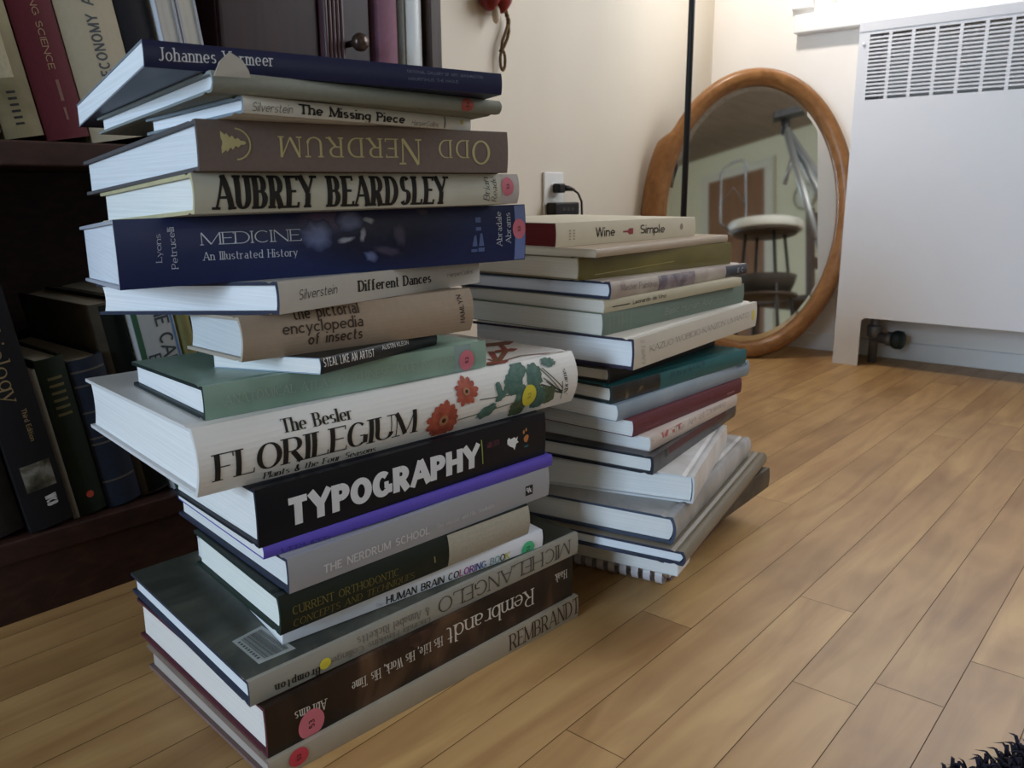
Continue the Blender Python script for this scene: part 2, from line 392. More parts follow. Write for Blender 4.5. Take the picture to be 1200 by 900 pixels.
def lines_patch(bk, segs, wd, mt, name, off=.0004):
    V = []; F = []; T = bk.T()
    for a, b in segs:
        n = 6
        for i in range(n):
            q = bk.line((a[0]+(b[0]-a[0])*i/n, a[1]+(b[1]-a[1])*i/n), (a[0]+(b[0]-a[0])*(i+1)/n, a[1]+(b[1]-a[1])*(i+1)/n), wd)
            k = len(V); V += [bk.P(u, f, off) for u, f in q]; F.append((k, k+1, k+2, k+3))
    return obj(name, V, F, mt, bk.root, None, 'flatpatch')

# ------------------------------------------------------------------ room shell
WALL_L = mat('cream_paint', (.74, .68, .58), .75, var=.03, scale=9, bump=.05)
WALL_N = mat('white_paint', (.84, .80, .75), .75, var=.03, scale=9, bump=.05)
WALL_E = mat('pale_green_paint', (.72, .70, .52), .8, var=.03, scale=9)
WHITE = mat('white_gloss_paint', (.82, .82, .81), .4, var=.02, scale=30)
CEIL = ramp_mat('brown_board', [(.3, (.20, .15, .11)), (.7, (.30, .23, .17))], .7, 3, stretch=(1, 9, 1))
DARKGAP = mat('floor_gap', (.10, .055, .028), .8)

def plank_material():
    M = bpy.data.materials.new('maple_planks'); M.use_nodes = True
    n = M.node_tree; p = n.nodes['Principled BSDF']; L = n.links
    tc = n.nodes.new('ShaderNodeTexCoord'); at = n.nodes.new('ShaderNodeAttribute'); at.attribute_name = 'tone'
    mul = n.nodes.new('ShaderNodeVectorMath'); mul.operation = 'SCALE'; mul.inputs[3].default_value = 37.0
    L.new(at.outputs['Vector'], mul.inputs[0])
    add = n.nodes.new('ShaderNodeVectorMath'); add.operation = 'ADD'
    L.new(tc.outputs['Object'], add.inputs[0]); L.new(mul.outputs[0], add.inputs[1])
    mp = n.nodes.new('ShaderNodeMapping'); mp.inputs['Scale'].default_value = (30, 4, 1); L.new(add.outputs[0], mp.inputs[0])
    g = n.nodes.new('ShaderNodeTexNoise'); g.inputs['Scale'].default_value = 1.0; g.inputs['Detail'].default_value = 6; g.inputs['Distortion'].default_value = 0.9
    L.new(mp.outputs[0], g.inputs['Vector'])
    rp = n.nodes.new('ShaderNodeValToRGB'); e = rp.color_ramp.elements
    e[0].position = .28; e[0].color = (.38, .212, .083, 1); e[1].position = .66; e[1].color = (.55, .345, .145, 1)
    L.new(g.outputs[0], rp.inputs[0])
    big = n.nodes.new('ShaderNodeTexNoise'); big.inputs['Scale'].default_value = 5; big.inputs['Detail'].default_value = 3
    L.new(add.outputs[0], big.inputs['Vector'])
    st = n.nodes.new('ShaderNodeMix'); st.data_type = 'RGBA'; st.blend_type = 'MULTIPLY'; st.inputs[0].default_value = .55
    r2 = n.nodes.new('ShaderNodeValToRGB'); r2.color_ramp.elements[0].color = (.55, .47, .42, 1); r2.color_ramp.elements[0].position = .3
    r2.color_ramp.elements[1].color = (1, 1, 1, 1); r2.color_ramp.elements[1].position = .55
    L.new(big.outputs[0], r2.inputs[0]); L.new(rp.outputs[0], st.inputs[6]); L.new(r2.outputs[0], st.inputs[7])
    tn = n.nodes.new('ShaderNodeMix'); tn.data_type = 'RGBA'; tn.blend_type = 'MULTIPLY'; tn.inputs[0].default_value = 1
    tr = n.nodes.new('ShaderNodeValToRGB'); tr.color_ramp.elements[0].color = (.86, .81, .78, 1); tr.color_ramp.elements[1].color = (1.05, 1.03, 1.0, 1)
    L.new(at.outputs['Fac'], tr.inputs[0]); L.new(st.outputs[2], tn.inputs[6]); L.new(tr.outputs[0], tn.inputs[7])
    L.new(tn.outputs[2], p.inputs['Base Color']); p.inputs['Roughness'].default_value = .42
    p.inputs['Specular IOR Level'].default_value = .35
    return M
def floor():
    b = MB(); tones = []
    b.box(XW-.1, XE+.1, YS-.1, YN+.1, -.05, -.0012, 1); tones += [.5]*6
    wd = .0573; x0 = -.356-wd*15; r = 0; rn = random.Random(5)
    fixed = {2: (.735, .60), 1: (.865, .60), 3: (.676, .6)}
    while x0 < XE:
        xa = max(x0, XW-.05); xb = x0+wd; k = round((x0+.356)/wd)
        y = YS-.05-rn.random()*.5
        if k in FLOOR_JOINTS: y = FLOOR_JOINTS[k]-.9*round((FLOOR_JOINTS[k]-YS)/.9)-.9
        while y < YN:
            l = .9 if k in FLOOR_JOINTS else rn.choice((.5, .66, .8, .95, 1.1))
            ya, yb = max(y, YS-.05), min(y+l, YN+.05)
            if yb > ya:
                gx = .00035; q = len(b.v)
                b.add([(xa+gx, ya+gx, 0), (xb-gx, ya+gx, 0), (xb-gx, yb-gx, 0), (xa+gx, yb-gx, 0)], [(0, 1, 2, 3)]); tones.append(rn.random())
            y += l
        x0 += wd
    o = b.build('floor', [plank_material(), DARKGAP])
    a = o.data.attributes.new('tone', 'FLOAT', 'FACE')
    for i, v in enumerate(tones): a.data[i].value = v
    for p in o.data.polygons[6:]:
        if p.normal.z < 0: p.flip()
    struct(o)
FLOOR_JOINTS = {2: .668, 3: .713, 1: .83}
floor()
def wall_with_hole(name, mt, axis, pos, thick, a0, a1, z0, z1, holes):
    """axis 'x': wall at x=pos running along y; holes = (a0, a1, z0, z1)"""
    b = MB()
    def bx(p0, p1, q0, q1):
        if p1-p0 < 1e-4 or q1-q0 < 1e-4: return
        if axis == 'x': b.box(min(pos, pos+thick), max(pos, pos+thick), p0, p1, q0, q1)
        else: b.box(p0, p1, min(pos, pos+thick), max(pos, pos+thick), q0, q1)
    cur = a0
    for h in sorted(holes):
        bx(cur, h[0], z0, z1); bx(h[0], h[1], z0, h[2]); bx(h[0], h[1], h[3], z1); cur = h[1]
    bx(cur, a1, z0, z1)
    return struct(b.build(name, mt))
wall_with_hole('wall_left', WALL_L, 'x', XW, -.1, YS-.1, YN+.1, -.05, ZC, [])
wall_with_hole('wall_back', WALL_N, 'y', YN, .1, XW-.1, XE+.1, -.05, ZC, [WIN_N])
wall_with_hole('wall_front', WALL_E, 'y', YS, -.1, XW-.1, XE+.1, -.05, ZC, [WIN_S])
wall_with_hole('wall_right', WALL_E, 'x', XE, .1, YS-.1, YN+.1, -.05, ZC, [WIN_E])
struct(boxobj('ceiling', XW-.1, XE+.1, YS-.1, YN+.1, ZC, ZC+.1, CEIL))
def pane_mat():
    M = bpy.data.materials.new('window_pane'); M.use_nodes = True; n = M.node_tree
    n.nodes.remove(n.nodes['Principled BSDF']); o = n.nodes['Material Output']
    t = n.nodes.new('ShaderNodeBsdfTransparent'); t.inputs[0].default_value = (.95, .97, .97, 1)
    g = n.nodes.new('ShaderNodeBsdfGlossy'); g.inputs['Roughness'].default_value = .02
    tc = n.nodes.new('ShaderNodeTexCoord'); nz = n.nodes.new('ShaderNodeTexNoise'); nz.inputs['Scale'].default_value = 3
    mr = n.nodes.new('ShaderNodeMapRange'); mr.inputs[3].default_value = .05; mr.inputs[4].default_value = .07
    n.links.new(tc.outputs['Object'], nz.inputs['Vector']); n.links.new(nz.outputs[0], mr.inputs[0])
    mx = n.nodes.new('ShaderNodeMixShader'); n.links.new(mr.outputs[0], mx.inputs[0])
    n.links.new(t.outputs[0], mx.inputs[1]); n.links.new(g.outputs[0], mx.inputs[2]); n.links.new(mx.outputs[0], o.inputs[0])
    return M
PANE = pane_mat()
def window(name, axis, pos, out, h):
    a0, a1, z0, z1 = h; b = MB(); d0, d1 = sorted((pos+out*.03, pos+out*.07)); w_ = .035
    def bx(B, p0, p1, q0, q1, e0=d0, e1=d1):
        if axis == 'y': B.box(p0, p1, e0, e1, q0, q1)
        else: B.box(e0, e1, p0, p1, q0, q1)
    bx(b, a0, a0+w_, z0, z1); bx(b, a1-w_, a1, z0, z1); bx(b, a0+w_, a1-w_, z0, z0+w_); bx(b, a0+w_, a1-w_, z1-w_, z1)
    mid = (a0+a1)/2; bx(b, mid-.015, mid+.015, z0+w_, z1-w_)
    f = struct(b.build(name, WHITE))
    c = MB(); e = (d0+d1)/2
    bx(c, a0+w_, a1-w_, z0+w_, z1-w_, e-.002, e+.002)
    g = c.build('window_pane', PANE, f); return f
window('window_1', 'y', YN, 1, WIN_N); window('window_2', 'y', YS, -1, WIN_S); window('window_3', 'x', XE, 1, WIN_E)
# sill, apron and casing of the window over the radiator
b = MB(); b.box(-.945, 1.1, YN-.035, YN, .832, .878, 0, .004); struct(b.build('trim_1', WHITE))
b = MB(); b.box(-.962, -.905, YN-.016, YN, .895, 2.05, 0, .003); struct(b.build('trim_2', WHITE))
struct(boxobj('baseboard_back', XW, XE, YN-.012, YN, 0, .045, WHITE, None, .002))
struct(boxobj('baseboard_left', XW, XW+.012, .90, YN-.012, 0, .045, WHITE, None, .002))

# ------------------------------------------------------------------ bookcase
WOODD = ramp_mat('dark_mahogany', [(.3, (.022, .010, .008)), (.7, (.050, .021, .015))], .45, 7, stretch=(1, 6, 14))
WOODP = ramp_mat('walnut_edge', [(.3, (.030, .018, .013)), (.7, (.062, .036, .026))], .5, 9, stretch=(14, 14, 1.5))
WOODR = ramp_mat('red_mahogany', [(.3, (.016, .006, .007)), (.7, (.030, .010, .011))], .35, 6, stretch=(6, 14, 1.2))
BX0, BX1, BY0, BY1 = -1.185, -.893, .075, .894
SH1, SH2 = .088, .482           # top faces of the two shelves
bc = thing('bookcase', 'dark mahogany bookcase against the cream wall, packed with leaning books', 'bookcase', (BX1, (BY0+BY1)/2, 0))
def part(B, name, mt, root, smooth=False):
    o = B.build(name, mt, root, smooth); loc = root.matrix_basis.inverted() if False else None
    off = Vector(root.location)
    for v in o.data.vertices: v.co -= off
    return o
b = MB(); b.box(BX0, BX1, BY1-.022, BY1, 0, 1.35, 0, .002); part(b, 'side_panel', WOODP, bc)
b = MB(); b.box(BX0, BX1, BY0, BY0+.022, 0, 1.35, 0, .002); part(b, 'side_panel', WOODP, bc)
b = MB(); b.box(BX0, BX0+.008, BY0+.022, BY1-.022, .02, 1.34); part(b, 'back_panel', WOODD, bc)
for z in (SH1, SH2, .90, 1.33):
    b = MB(); b.box(BX0+.008, BX1, BY0+.022, BY1-.022, z-.024, z, 0, .002); part(b, 'shelf', WOODD, bc)
b = MB(); b.box(BX1-.02, BX1-.004, BY0+.022, BY1-.022, 0, SH1-.024); part(b, 'kick_board', WOODD, bc)

# books that stand on the bookcase's shelves: bottom edge, lean, size
def shelf_book(name, label, group, y0, T, H, lean, zs, cols, xs=-.905, D=.2, paper=(.40, .36, .28), hard=True, bulge=.004, spine_out=True):
    """y0 = where its left bottom corner stands; leans towards -Y"""
    l = math.radians(lean)
    r = thing(name, label, 'book', (0, 0, 0), 0, group)
    u = Vector((0, -math.sin(l), math.cos(l))); t = Vector((0, -math.cos(l), -math.sin(l))); v = Vector((-1, 0, 0))
    M = Matrix((u, v, t)).transposed().to_4x4()
    # t runs to -Y: the origin is the right bottom corner, which the lean lifts
    pr = Vector((xs, y0, zs+.0004)) - t*T
    M.translation = pr; r.matrix_world = M
    bk = Book(r, H, D, (0, 0, 0), (T, 0, 0), bulge=bulge, c=.0025 if hard else .0006, ov=.003 if hard else 0)
    bk.cover(cols, hard=hard); bk.pages(page_mat('paper_%s' % '_'.join('%d' % (100*q) for q in paper), paper))
    return bk
G_UP = 'books on the upper shelf of the bookcase'; G_LOW = 'books on the lower shelf of the bookcase'
GOLD = mat('gold_leaf', (.50, .36, .14), .45, .3); INK = mat('black_ink', (.012, .012, .014), .5); INKW = mat('pale_ink', (.62, .62, .62), .6)
def clothm(name, col, v=.12): return mat(name, col, .75, var=v, scale=160, bump=.2, spec=.25)
def strip(bk, u0, u1, f0, f1, mt, name='label', off=.0002):
    n = 8; return bk.patch([[(u0+(u1-u0)*i/n, f0) for i in range(n+1)]+[(u1, f0+(f1-f0)*i/n) for i in range(1, n)]+[(u1-(u1-u0)*i/n, f1) for i in range(n+1)]+[(u0, f1-(f1-f0)*i/n) for i in range(1, n)]], [mt], name, off)
def tall_text(bk, st, ua, ub, fc, size, mt, sty, up=False):
    """text along an upright spine; reads downwards, or upwards when up"""
    T = bk.T(); h = size/T
    if up: bk.text([st, ua, fc+h/2, ub-ua, 0, 0, -h, sty], mt) if False else bk.text([st, ua, fc-h/2, ub-ua, 0, 0, h, sty], mt)
    else: bk.text([st, ub, fc+h/2, ua-ub, 0, 0, -h, sty], mt)
L10 = 10
m1 = clothm('night_blue_cloth', (.025, .025, .04)); m2 = clothm('grey_brown_cloth', (.14, .12, .09)); m3 = ramp_mat('olive_buckram', [(.35, (.13, .11, .055)), (.65, (.24, .205, .12))], .7, 14)
shelf_book('book', 'dark blue book standing at the far left of the upper shelf', G_UP, .235, .034, .25, L10, SH2, [m1, m1])
shelf_book('book', 'thin grey brown book between the dark blue and the olive book', G_UP, .271, .040, .24, L10, SH2, [m2, m2])
k = shelf_book('book', 'mottled olive beige book leaning against the maroon book, upper shelf', G_UP, .3135, .036, .25, L10, SH2, [m3, m3])
strip(k, .055, .12, .35, .75, mat('worn_label', (.36, .32, .22), .7, var=.3, scale=200))
for i in range(6): strip(k, .012+i*.0058, .0142+i*.0058, .44, .66, INK, 'print')
mm = clothm('maroon_cloth', (.085, .011, .018))
k = shelf_book('book', 'maroon cloth book with gold spine lettering on the upper shelf', G_UP, .3515, .042, .26, L10, SH2, [mm, mm])
tall_text(k, 'ENGINEERING SCIENCE', .066, .185, .45, .0064, mat('rubbed_gold', (.30, .20, .12), .5), 'cond'); strip(k, .036, .056, .38, .46, mat('worn_gold_print', (.16, .075, .06), .6, var=.3, scale=300), 'print'); strip(k, .018, .030, .40, .46, mat('worn_gold_print', (.16, .075, .06), .6), 'print')
mc = clothm('cream_book_cloth', (.40, .36, .27), .06)
k = shelf_book('book', 'thick cream book with dark vertical lettering beside the maroon book', G_UP, .3955, .060, .27, L10, SH2, [mc, mc])
tall_text(k, 'ECONOMY', .063, .122, .46, .0115, mat('slate_ink', (.06, .07, .08), .6), 'sansb', up=True); tall_text(k, 'AND', .130, .157, .46, .0115, mat('slate_ink', (.06, .07, .08), .6), 'sansb', up=True)
mk = clothm('black_cloth', (.012, .012, .016))
shelf_book('book', 'black book between the cream book and the upright pale pages', G_UP, .4575, .034, .26, L10, SH2, [mk, mk])
# books turned fore edge out: only their paper shows
def fore_book(label, y0, T, H, lean, cols, paper, D=.19):
    l = math.radians(lean); r = thing('book', label, 'book', (0, 0, 0), 0, G_UP)
    u = Vector((0, -math.sin(l), math.cos(l))); t = Vector((0, math.cos(l), math.sin(l))); v = Vector((1, 0, 0))
    M = Matrix((u, v, t)).transposed().to_4x4(); M.translation = Vector((-.90-D, y0, SH2+.0004)); r.matrix_world = M
    bk = Book(r, H, D, (0, 0, 0), (T, 0, 0), bulge=.001, c=.0022, ov=.002); bk.cover(cols)
    bk.pages(page_mat('paper_%s' % '_'.join('%d' % (100*q) for q in paper), paper)); return bk
mw = mat('white_board', (.62, .64, .68), .5); mg = mat('grey_board', (.34, .34, .37), .6)
fore_book('first of two pale books turned pages outward beside the black book', .4945, .0225, .26, 8.5, [mw, mg], (.52, .52, .50))
fore_book('second of two pale books turned pages outward, next to the mahogany cabinet', .5185, .0225, .262, 8.0, [mw, mg], (.55, .54, .50))
# small panelled cabinet on the upper shelf
ct = thing('cabinet', 'small red mahogany cabinet with fluted stile and knob on the upper shelf', 'cabinet', (-.905, .66, SH2))
SHO, SH2 = SH2, SH2+.0004
b = MB(); b.box(-1.16, -.915, .552, .776, SH2, SH2+.36, 0, .002); part(b, 'body', WOODR, ct)
b = MB(); b.box(-.9155, -.905, .552, .688, SH2+.004, SH2+.356, 0, .003); part(b, 'door', WOODR, ct)
b = MB(); b.box(-.9155, -.899, .690, .724, SH2, SH2+.36)
for i in range(5): b.tube([(-.899, .6945+i*.0062, SH2+.004), (-.899, .6945+i*.0062, SH2+.356)], .0026, 8)
part(b, 'fluted_stile', ramp_mat('mauve_mahogany', [(.3, (.045, .02, .023)), (.7, (.08, .038, .045))], .4, 8, stretch=(9, 9, 1)), ct)
b = MB(); b.box(-.9155, -.909, .726, .774, SH2+.004, SH2+.356, 0, .002); dr = part(b, 'drawer_panel', WOODR, ct)
b = MB(); b.lathe([(.004, 0), (.004, .014), (.0055, .017), (.0105, .022), (.0115, .028), (.009, .034), (.001, .036)], 20, 0, to_axis((-.909, .735, SH2+.137), (1, 0, 0)))
kn = b.build('knob', mat('dark_bronze', (.07, .045, .035), .28, .6), None, True)
for v in kn.data.vertices: v.co -= Vector(ct.location)
kn.parent = dr
SH2 = SHO
mp_ = clothm('mauve_cloth', (.21, .10, .145)); mg2 = clothm('grey_weave', (.13, .13, .12))
shelf_book('book', 'dusty mauve cloth book beside the mahogany cabinet', G_UP, .7835, .034, .25, 0, SH2, [mp_, mp_], xs=-.899)
shelf_book('book', 'narrow grey woven book between the mauve and the shiny white book', G_UP, .8185, .014, .27, 0, SH2, [mg2, mg2], xs=-.900)
mwh = mat('glossy_white_jacket', (.62, .66, .68), .25)
shelf_book('book', 'shiny white jacketed book nearest the right end of the upper shelf', G_UP, .8335, .029, .27, 0, SH2, [mwh, mwh], xs=-.898)

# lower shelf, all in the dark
L9 = 8.5
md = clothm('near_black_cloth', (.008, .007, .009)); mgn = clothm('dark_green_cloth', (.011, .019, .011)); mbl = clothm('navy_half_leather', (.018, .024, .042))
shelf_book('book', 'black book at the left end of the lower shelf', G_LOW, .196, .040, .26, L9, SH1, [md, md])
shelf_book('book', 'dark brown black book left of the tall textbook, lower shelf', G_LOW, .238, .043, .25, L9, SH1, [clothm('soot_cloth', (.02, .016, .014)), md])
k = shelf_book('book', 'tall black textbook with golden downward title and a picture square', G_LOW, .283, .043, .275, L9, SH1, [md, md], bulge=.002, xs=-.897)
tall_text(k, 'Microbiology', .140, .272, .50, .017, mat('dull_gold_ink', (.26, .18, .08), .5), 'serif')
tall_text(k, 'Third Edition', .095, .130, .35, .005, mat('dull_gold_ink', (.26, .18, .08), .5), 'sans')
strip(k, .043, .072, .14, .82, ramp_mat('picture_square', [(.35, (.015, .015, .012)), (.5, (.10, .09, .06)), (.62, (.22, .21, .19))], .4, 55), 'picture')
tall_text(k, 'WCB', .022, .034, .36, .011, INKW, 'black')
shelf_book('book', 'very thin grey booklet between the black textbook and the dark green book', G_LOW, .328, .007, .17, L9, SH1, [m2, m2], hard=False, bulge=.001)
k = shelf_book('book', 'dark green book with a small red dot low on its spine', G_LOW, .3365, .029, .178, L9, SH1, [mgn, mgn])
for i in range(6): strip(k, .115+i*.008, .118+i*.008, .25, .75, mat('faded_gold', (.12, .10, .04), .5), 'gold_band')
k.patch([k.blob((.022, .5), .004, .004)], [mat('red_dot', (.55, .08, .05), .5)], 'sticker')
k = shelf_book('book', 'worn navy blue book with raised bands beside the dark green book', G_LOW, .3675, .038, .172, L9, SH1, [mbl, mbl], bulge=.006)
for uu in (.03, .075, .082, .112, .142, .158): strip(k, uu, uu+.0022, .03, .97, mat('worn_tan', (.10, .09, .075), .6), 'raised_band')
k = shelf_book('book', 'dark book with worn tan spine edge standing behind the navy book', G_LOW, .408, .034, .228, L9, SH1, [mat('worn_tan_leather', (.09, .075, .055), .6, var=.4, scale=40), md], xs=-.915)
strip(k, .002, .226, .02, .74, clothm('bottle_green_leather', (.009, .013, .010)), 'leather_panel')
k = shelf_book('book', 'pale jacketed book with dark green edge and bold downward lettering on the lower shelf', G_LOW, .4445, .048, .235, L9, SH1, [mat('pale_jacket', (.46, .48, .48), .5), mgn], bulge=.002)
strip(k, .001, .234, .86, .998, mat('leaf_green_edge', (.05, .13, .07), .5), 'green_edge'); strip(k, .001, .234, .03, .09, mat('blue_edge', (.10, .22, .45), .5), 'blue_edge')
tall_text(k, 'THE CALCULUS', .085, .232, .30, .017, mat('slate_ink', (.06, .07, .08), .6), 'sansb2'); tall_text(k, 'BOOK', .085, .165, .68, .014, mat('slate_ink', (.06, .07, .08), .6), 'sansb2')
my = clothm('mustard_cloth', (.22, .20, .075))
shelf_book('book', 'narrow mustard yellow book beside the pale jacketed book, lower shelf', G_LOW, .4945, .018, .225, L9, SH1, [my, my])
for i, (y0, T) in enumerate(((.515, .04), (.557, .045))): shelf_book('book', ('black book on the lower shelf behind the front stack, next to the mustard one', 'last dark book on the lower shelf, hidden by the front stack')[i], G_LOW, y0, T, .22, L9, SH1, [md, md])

# ------------------------------------------------------------------ things on the walls
ZO = .417
ol = thing('wall_outlet', 'white double wall outlet on the cream wall behind the rear stack', 'outlet', (XW, 1.5375, ZO))
b = MB(); b.box(XW, XW+.006, 1.5375-.0365, 1.5375+.0365, ZO-.058, ZO+.058, 0, .0025); part(b, 'cover_plate', WHITE, ol)
for dz in (.0195, -.0195):
    b = MB(); b.lathe([(.0165, 0), (.0165, .0022), (.0155, .003), (0, .003)], 28, 0, to_axis((XW+.005, 1.5375, ZO+dz), (1, 0, 0)))
    for yy in (-.006, .006): b.box(XW+.0075, XW+.0084, 1.5375+yy-.001, 1.5375+yy+.001, ZO+dz-.004, ZO+dz+.004, 1)
    part(b, 'socket', [WHITE, INK], ol)
BLKP = mat('black_plastic', (.012, .011, .011), .4, var=.1)
pg = thing('power_plug', 'black power plug with a cord in the upper socket of the outlet', 'plug', (XW+.0085, 1.5385, ZO+.0235))
b = MB(); b.box(XW+.0086, XW+.030, 1.527, 1.551, ZO+.012, ZO+.033, 0, .004); part(b, 'plug_body', BLKP, pg)
b = MB(); b.tube([(XW+.022, 1.546, ZO+.023), (XW+.030, 1.562, ZO+.022), (XW+.032, 1.578, ZO+.019)], [.008, .006, .0035], 12); part(b, 'strain_relief', BLKP, pg, True)
b = MB(); b.tube([(XW+.032, 1.576, ZO+.019), (XW+.034, 1.592, ZO+.011), (XW+.034, 1.606, ZO-.008), (XW+.032, 1.611, ZO-.04), (XW+.028, 1.606, ZO-.12), (XW+.022, 1.60, ZO-.25), (XW+.02, 1.61, ZO-.36), (XW+.025, 1.66, ZO-.4115), (XW+.06, 1.72, ZO-.4138)], .0026, 10); part(b, 'cord', BLKP, pg, True)
ch = thing('phone_charger', 'flat black charger block plugged into the lower socket of the outlet', 'charger', (XW+.0086, 1.552, ZO-.024))
b = MB(); b.box(XW+.0086, XW+.036, 1.504, 1.596, ZO-.038, ZO-.009, 0, .004); part(b, 'charger_body', BLKP, ch)
b = MB()
for yy in (1.536, 1.552, 1.568): b.box(XW+.036, XW+.0366, yy-.005, yy+.005, ZO-.027, ZO-.021)
part(b, 'port', mat('port_grey', (.05, .05, .055), .4), ch)
# dried pods on a twisted cord, hanging on the wall
hg = thing('hanging_ornament', 'dark red dried pods with a twisted brown cord hanging on the cream wall', 'ornament', (XW+.001, 1.335, .88))
RED = ramp_mat('dried_red_pod', [(.3, (.10, .008, .008)), (.7, (.26, .025, .02))], .3, 40)
for (y, z, r, ry, rz) in ((1.302, .800, .020, 1, 1.1), (1.337, .804, .021, 1, 1.2), (1.32, .832, .024, 1.1, 1), (1.298, .845, .02, 1, 1), (1.345, .846, .02, 1, 1)):
    b = MB(); b.lathe([(r*math.sin(PI*i/12)*(1+.1*math.cos(i)), -r*rz*math.cos(PI*i/12)) for i in range(13)], 18, 0, Matrix.Translation((XW+.024, y, z))); part(b, 'pod', RED, hg, True)
b = MB(); b.lathe([(.0005, -.02), (.006, -.016), (.0085, -.006), (.008, .004), (.005, .016)], 16, 0, Matrix.Translation((XW+.024, 1.322, .778))); part(b, 'pale_clove', mat('pale_clove', (.55, .47, .36), .6, var=.15), hg, True)
CORD = mat('brown_twine', (.13, .075, .028), .8, var=.3, scale=400, bump=.5)
def twist(pts, rad, r, turns):
    out = [[], []]; n = 60
    P_ = [Vector(p) for p in pts]; seg = len(P_)-1
    for i in range(n+1):
        t = i/n*seg; j = min(int(t), seg-1); q = P_[j].lerp(P_[j+1], t-j)
        for s_ in (0, 1):
            a = 2*PI*turns*i/n+PI*s_; out[s_].append(q+Vector((math.cos(a)*rad, math.sin(a)*rad, 0)))
    return out
b = MB()
for st_ in twist([(XW+.012, 1.352, .88), (XW+.012, 1.357, .815), (XW+.012, 1.361, .797), (XW+.012, 1.374, .772), (XW+.012, 1.372, .76)], .0022, .0016, 7): b.tube(st_, .0026, 8)
b.tube([(XW+.012, 1.373, .768), (XW+.012, 1.375, .752), (XW+.012, 1.370, .738), (XW+.012, 1.360, .722), (XW+.012, 1.352, .712)], .0032, 8)
b.tube([(XW+.013, 1.371, .764), (XW+.013, 1.362, .746), (XW+.013, 1.353, .730), (XW+.013, 1.350, .712)], .0032, 8)
b.tube([(XW+.012, 1.355+.0075*math.cos(t), .694+.019*math.sin(t)) for t in [2*PI*i/20 for i in range(20)]], .003, 8, closed=True)
b.lathe([(.001, -.006), (.006, 0), (.001, .006)], 12, 0, Matrix.Translation((XW+.012, 1.351, .712)))
b.tube([(XW+.0005, 1.345, .885), (XW+.02, 1.345, .885)], .002, 8)
part(b, 'twisted_cord', CORD, hg, True)

# ------------------------------------------------------------------ radiator
RADW = mat('radiator_enamel', (.80, .81, .85), .45, var=.015, scale=20)
RX0, RX1, RY0, RY1, RH = -.728, .62, 2.12, 2.279, .815
rd = thing('radiator', 'white convector radiator with louvred grille under the window', 'radiator', ((RX0+RX1)/2, RY0, 0))
b = MB()
b.box(RX0, RX0+.004, RY0, RY1, 0, RH); b.box(RX1-.004, RX1, RY0, RY1, 0, RH); b.box(RX0, RX1, RY0, RY1, RH-.004, RH, 0)
part(b, 'casing', RADW, rd)
pitch = .0497; gx0 = -.703; ncol = 26; gz0, gz1 = .640, .786
b = MB(); FT = .003
def fp(x0, x1, z0, z1): b.box(x0, x1, RY0-FT, RY0, z0, z1)
ft = .062; oz = .122
# front panel with the foot cut-out, rounded at its corners
pts = [(RX0, 0), (RX0+ft, 0), (RX0+ft, oz-.012)]+[(RX0+ft+.012-.012*math.cos(a), oz-.012+.012*math.sin(a)) for a in [PI/2*i/6 for i in range(1, 7)]]
pts += [(RX1-ft-.012+.012*math.sin(a), oz-.012+.012*math.cos(a)) for a in [PI/2*i/6 for i in range(0, 6)]]+[(RX1-ft, oz-.012), (RX1-ft, 0), (RX1, 0), (RX1, gz0), (RX0, gz0)]
n_ = len(pts); b.add([(x, RY0-FT, z) for x, z in pts]+[(x, RY0, z) for x, z in pts], [tuple(range(n_))[::-1], tuple(range(n_, 2*n_))]+[(i, (i+1) % n_, n_+(i+1) % n_, n_+i) for i in range(n_)])
fp(RX0, RX1, gz1, RH)
b.box(RX0, RX1, RY0-FT-.002, RY0-FT+.0005, RH-.022, RH, 0, .001)
fp(RX0, gx0, gz0, gz1); fp(gx0+pitch*ncol-.0075, RX1, gz0, gz1)
part(b, 'front_panel', RADW, rd)
b = MB()
for i in range(1, ncol): fp(gx0+i*pitch-.0075, gx0+i*pitch, gz0, gz1)
nr = 17; dz = (gz1-gz0)/nr
for i in range(ncol):
    for j in range(1, nr):
        z = gz0+j*dz
        b.add([(gx0+i*pitch, RY0-FT, z-.0017), (gx0+(i+1)*pitch-.0075, RY0-FT, z-.0017), (gx0+(i+1)*pitch-.0075, RY0-FT, z+.0017), (gx0+i*pitch, RY0-FT, z+.0017),
               (gx0+i*pitch, RY0+.003, z+.001), (gx0+(i+1)*pitch-.0075, RY0+.003, z+.001), (gx0+(i+1)*pitch-.0075, RY0+.003, z+.004), (gx0+i*pitch, RY0+.003, z+.004)],
              [(0, 1, 2, 3), (7, 6, 5, 4), (0, 4, 5, 1), (3, 2, 6, 7), (0, 3, 7, 4), (1, 5, 6, 2)])
part(b, 'grille', RADW, rd)
b = MB(); b.box(RX0+.01, RX1-.01, RY0+.03, RY1-.02, .24, .56)
for i in range(24): b.box(RX0+.03+i*.053, RX0+.034+i*.053, RY0+.024, RY0+.03, .24, .56)
part(b, 'heating_core', mat('dull_steel', (.10, .10, .10), .6, .3), rd)
b = MB(); b.lathe([(.001, 0), (.003, .001), (.004, .002), (.003, .0035), (.0005, .004)], 16, 0, to_axis((RX0+.013, RY0-FT, .765), (0, -1, 0))); part(b, 'screw', RADW, rd, True)
BRASS = mat('grimy_pipe', (.20, .19, .19), .5, .5, var=.3, scale=120)
b = MB()
b.tube([(RX0+.075, RY0+.07, 0), (RX0+.075, RY0+.07, .10), (RX0+.075, RY0+.07, .2)], .011, 14)
b.lathe([(.016, -.016), (.019, -.013), (.019, .013), (.016, .016)], 6, 0, Matrix.Translation((RX0+.075, RY0+.07, .08)))
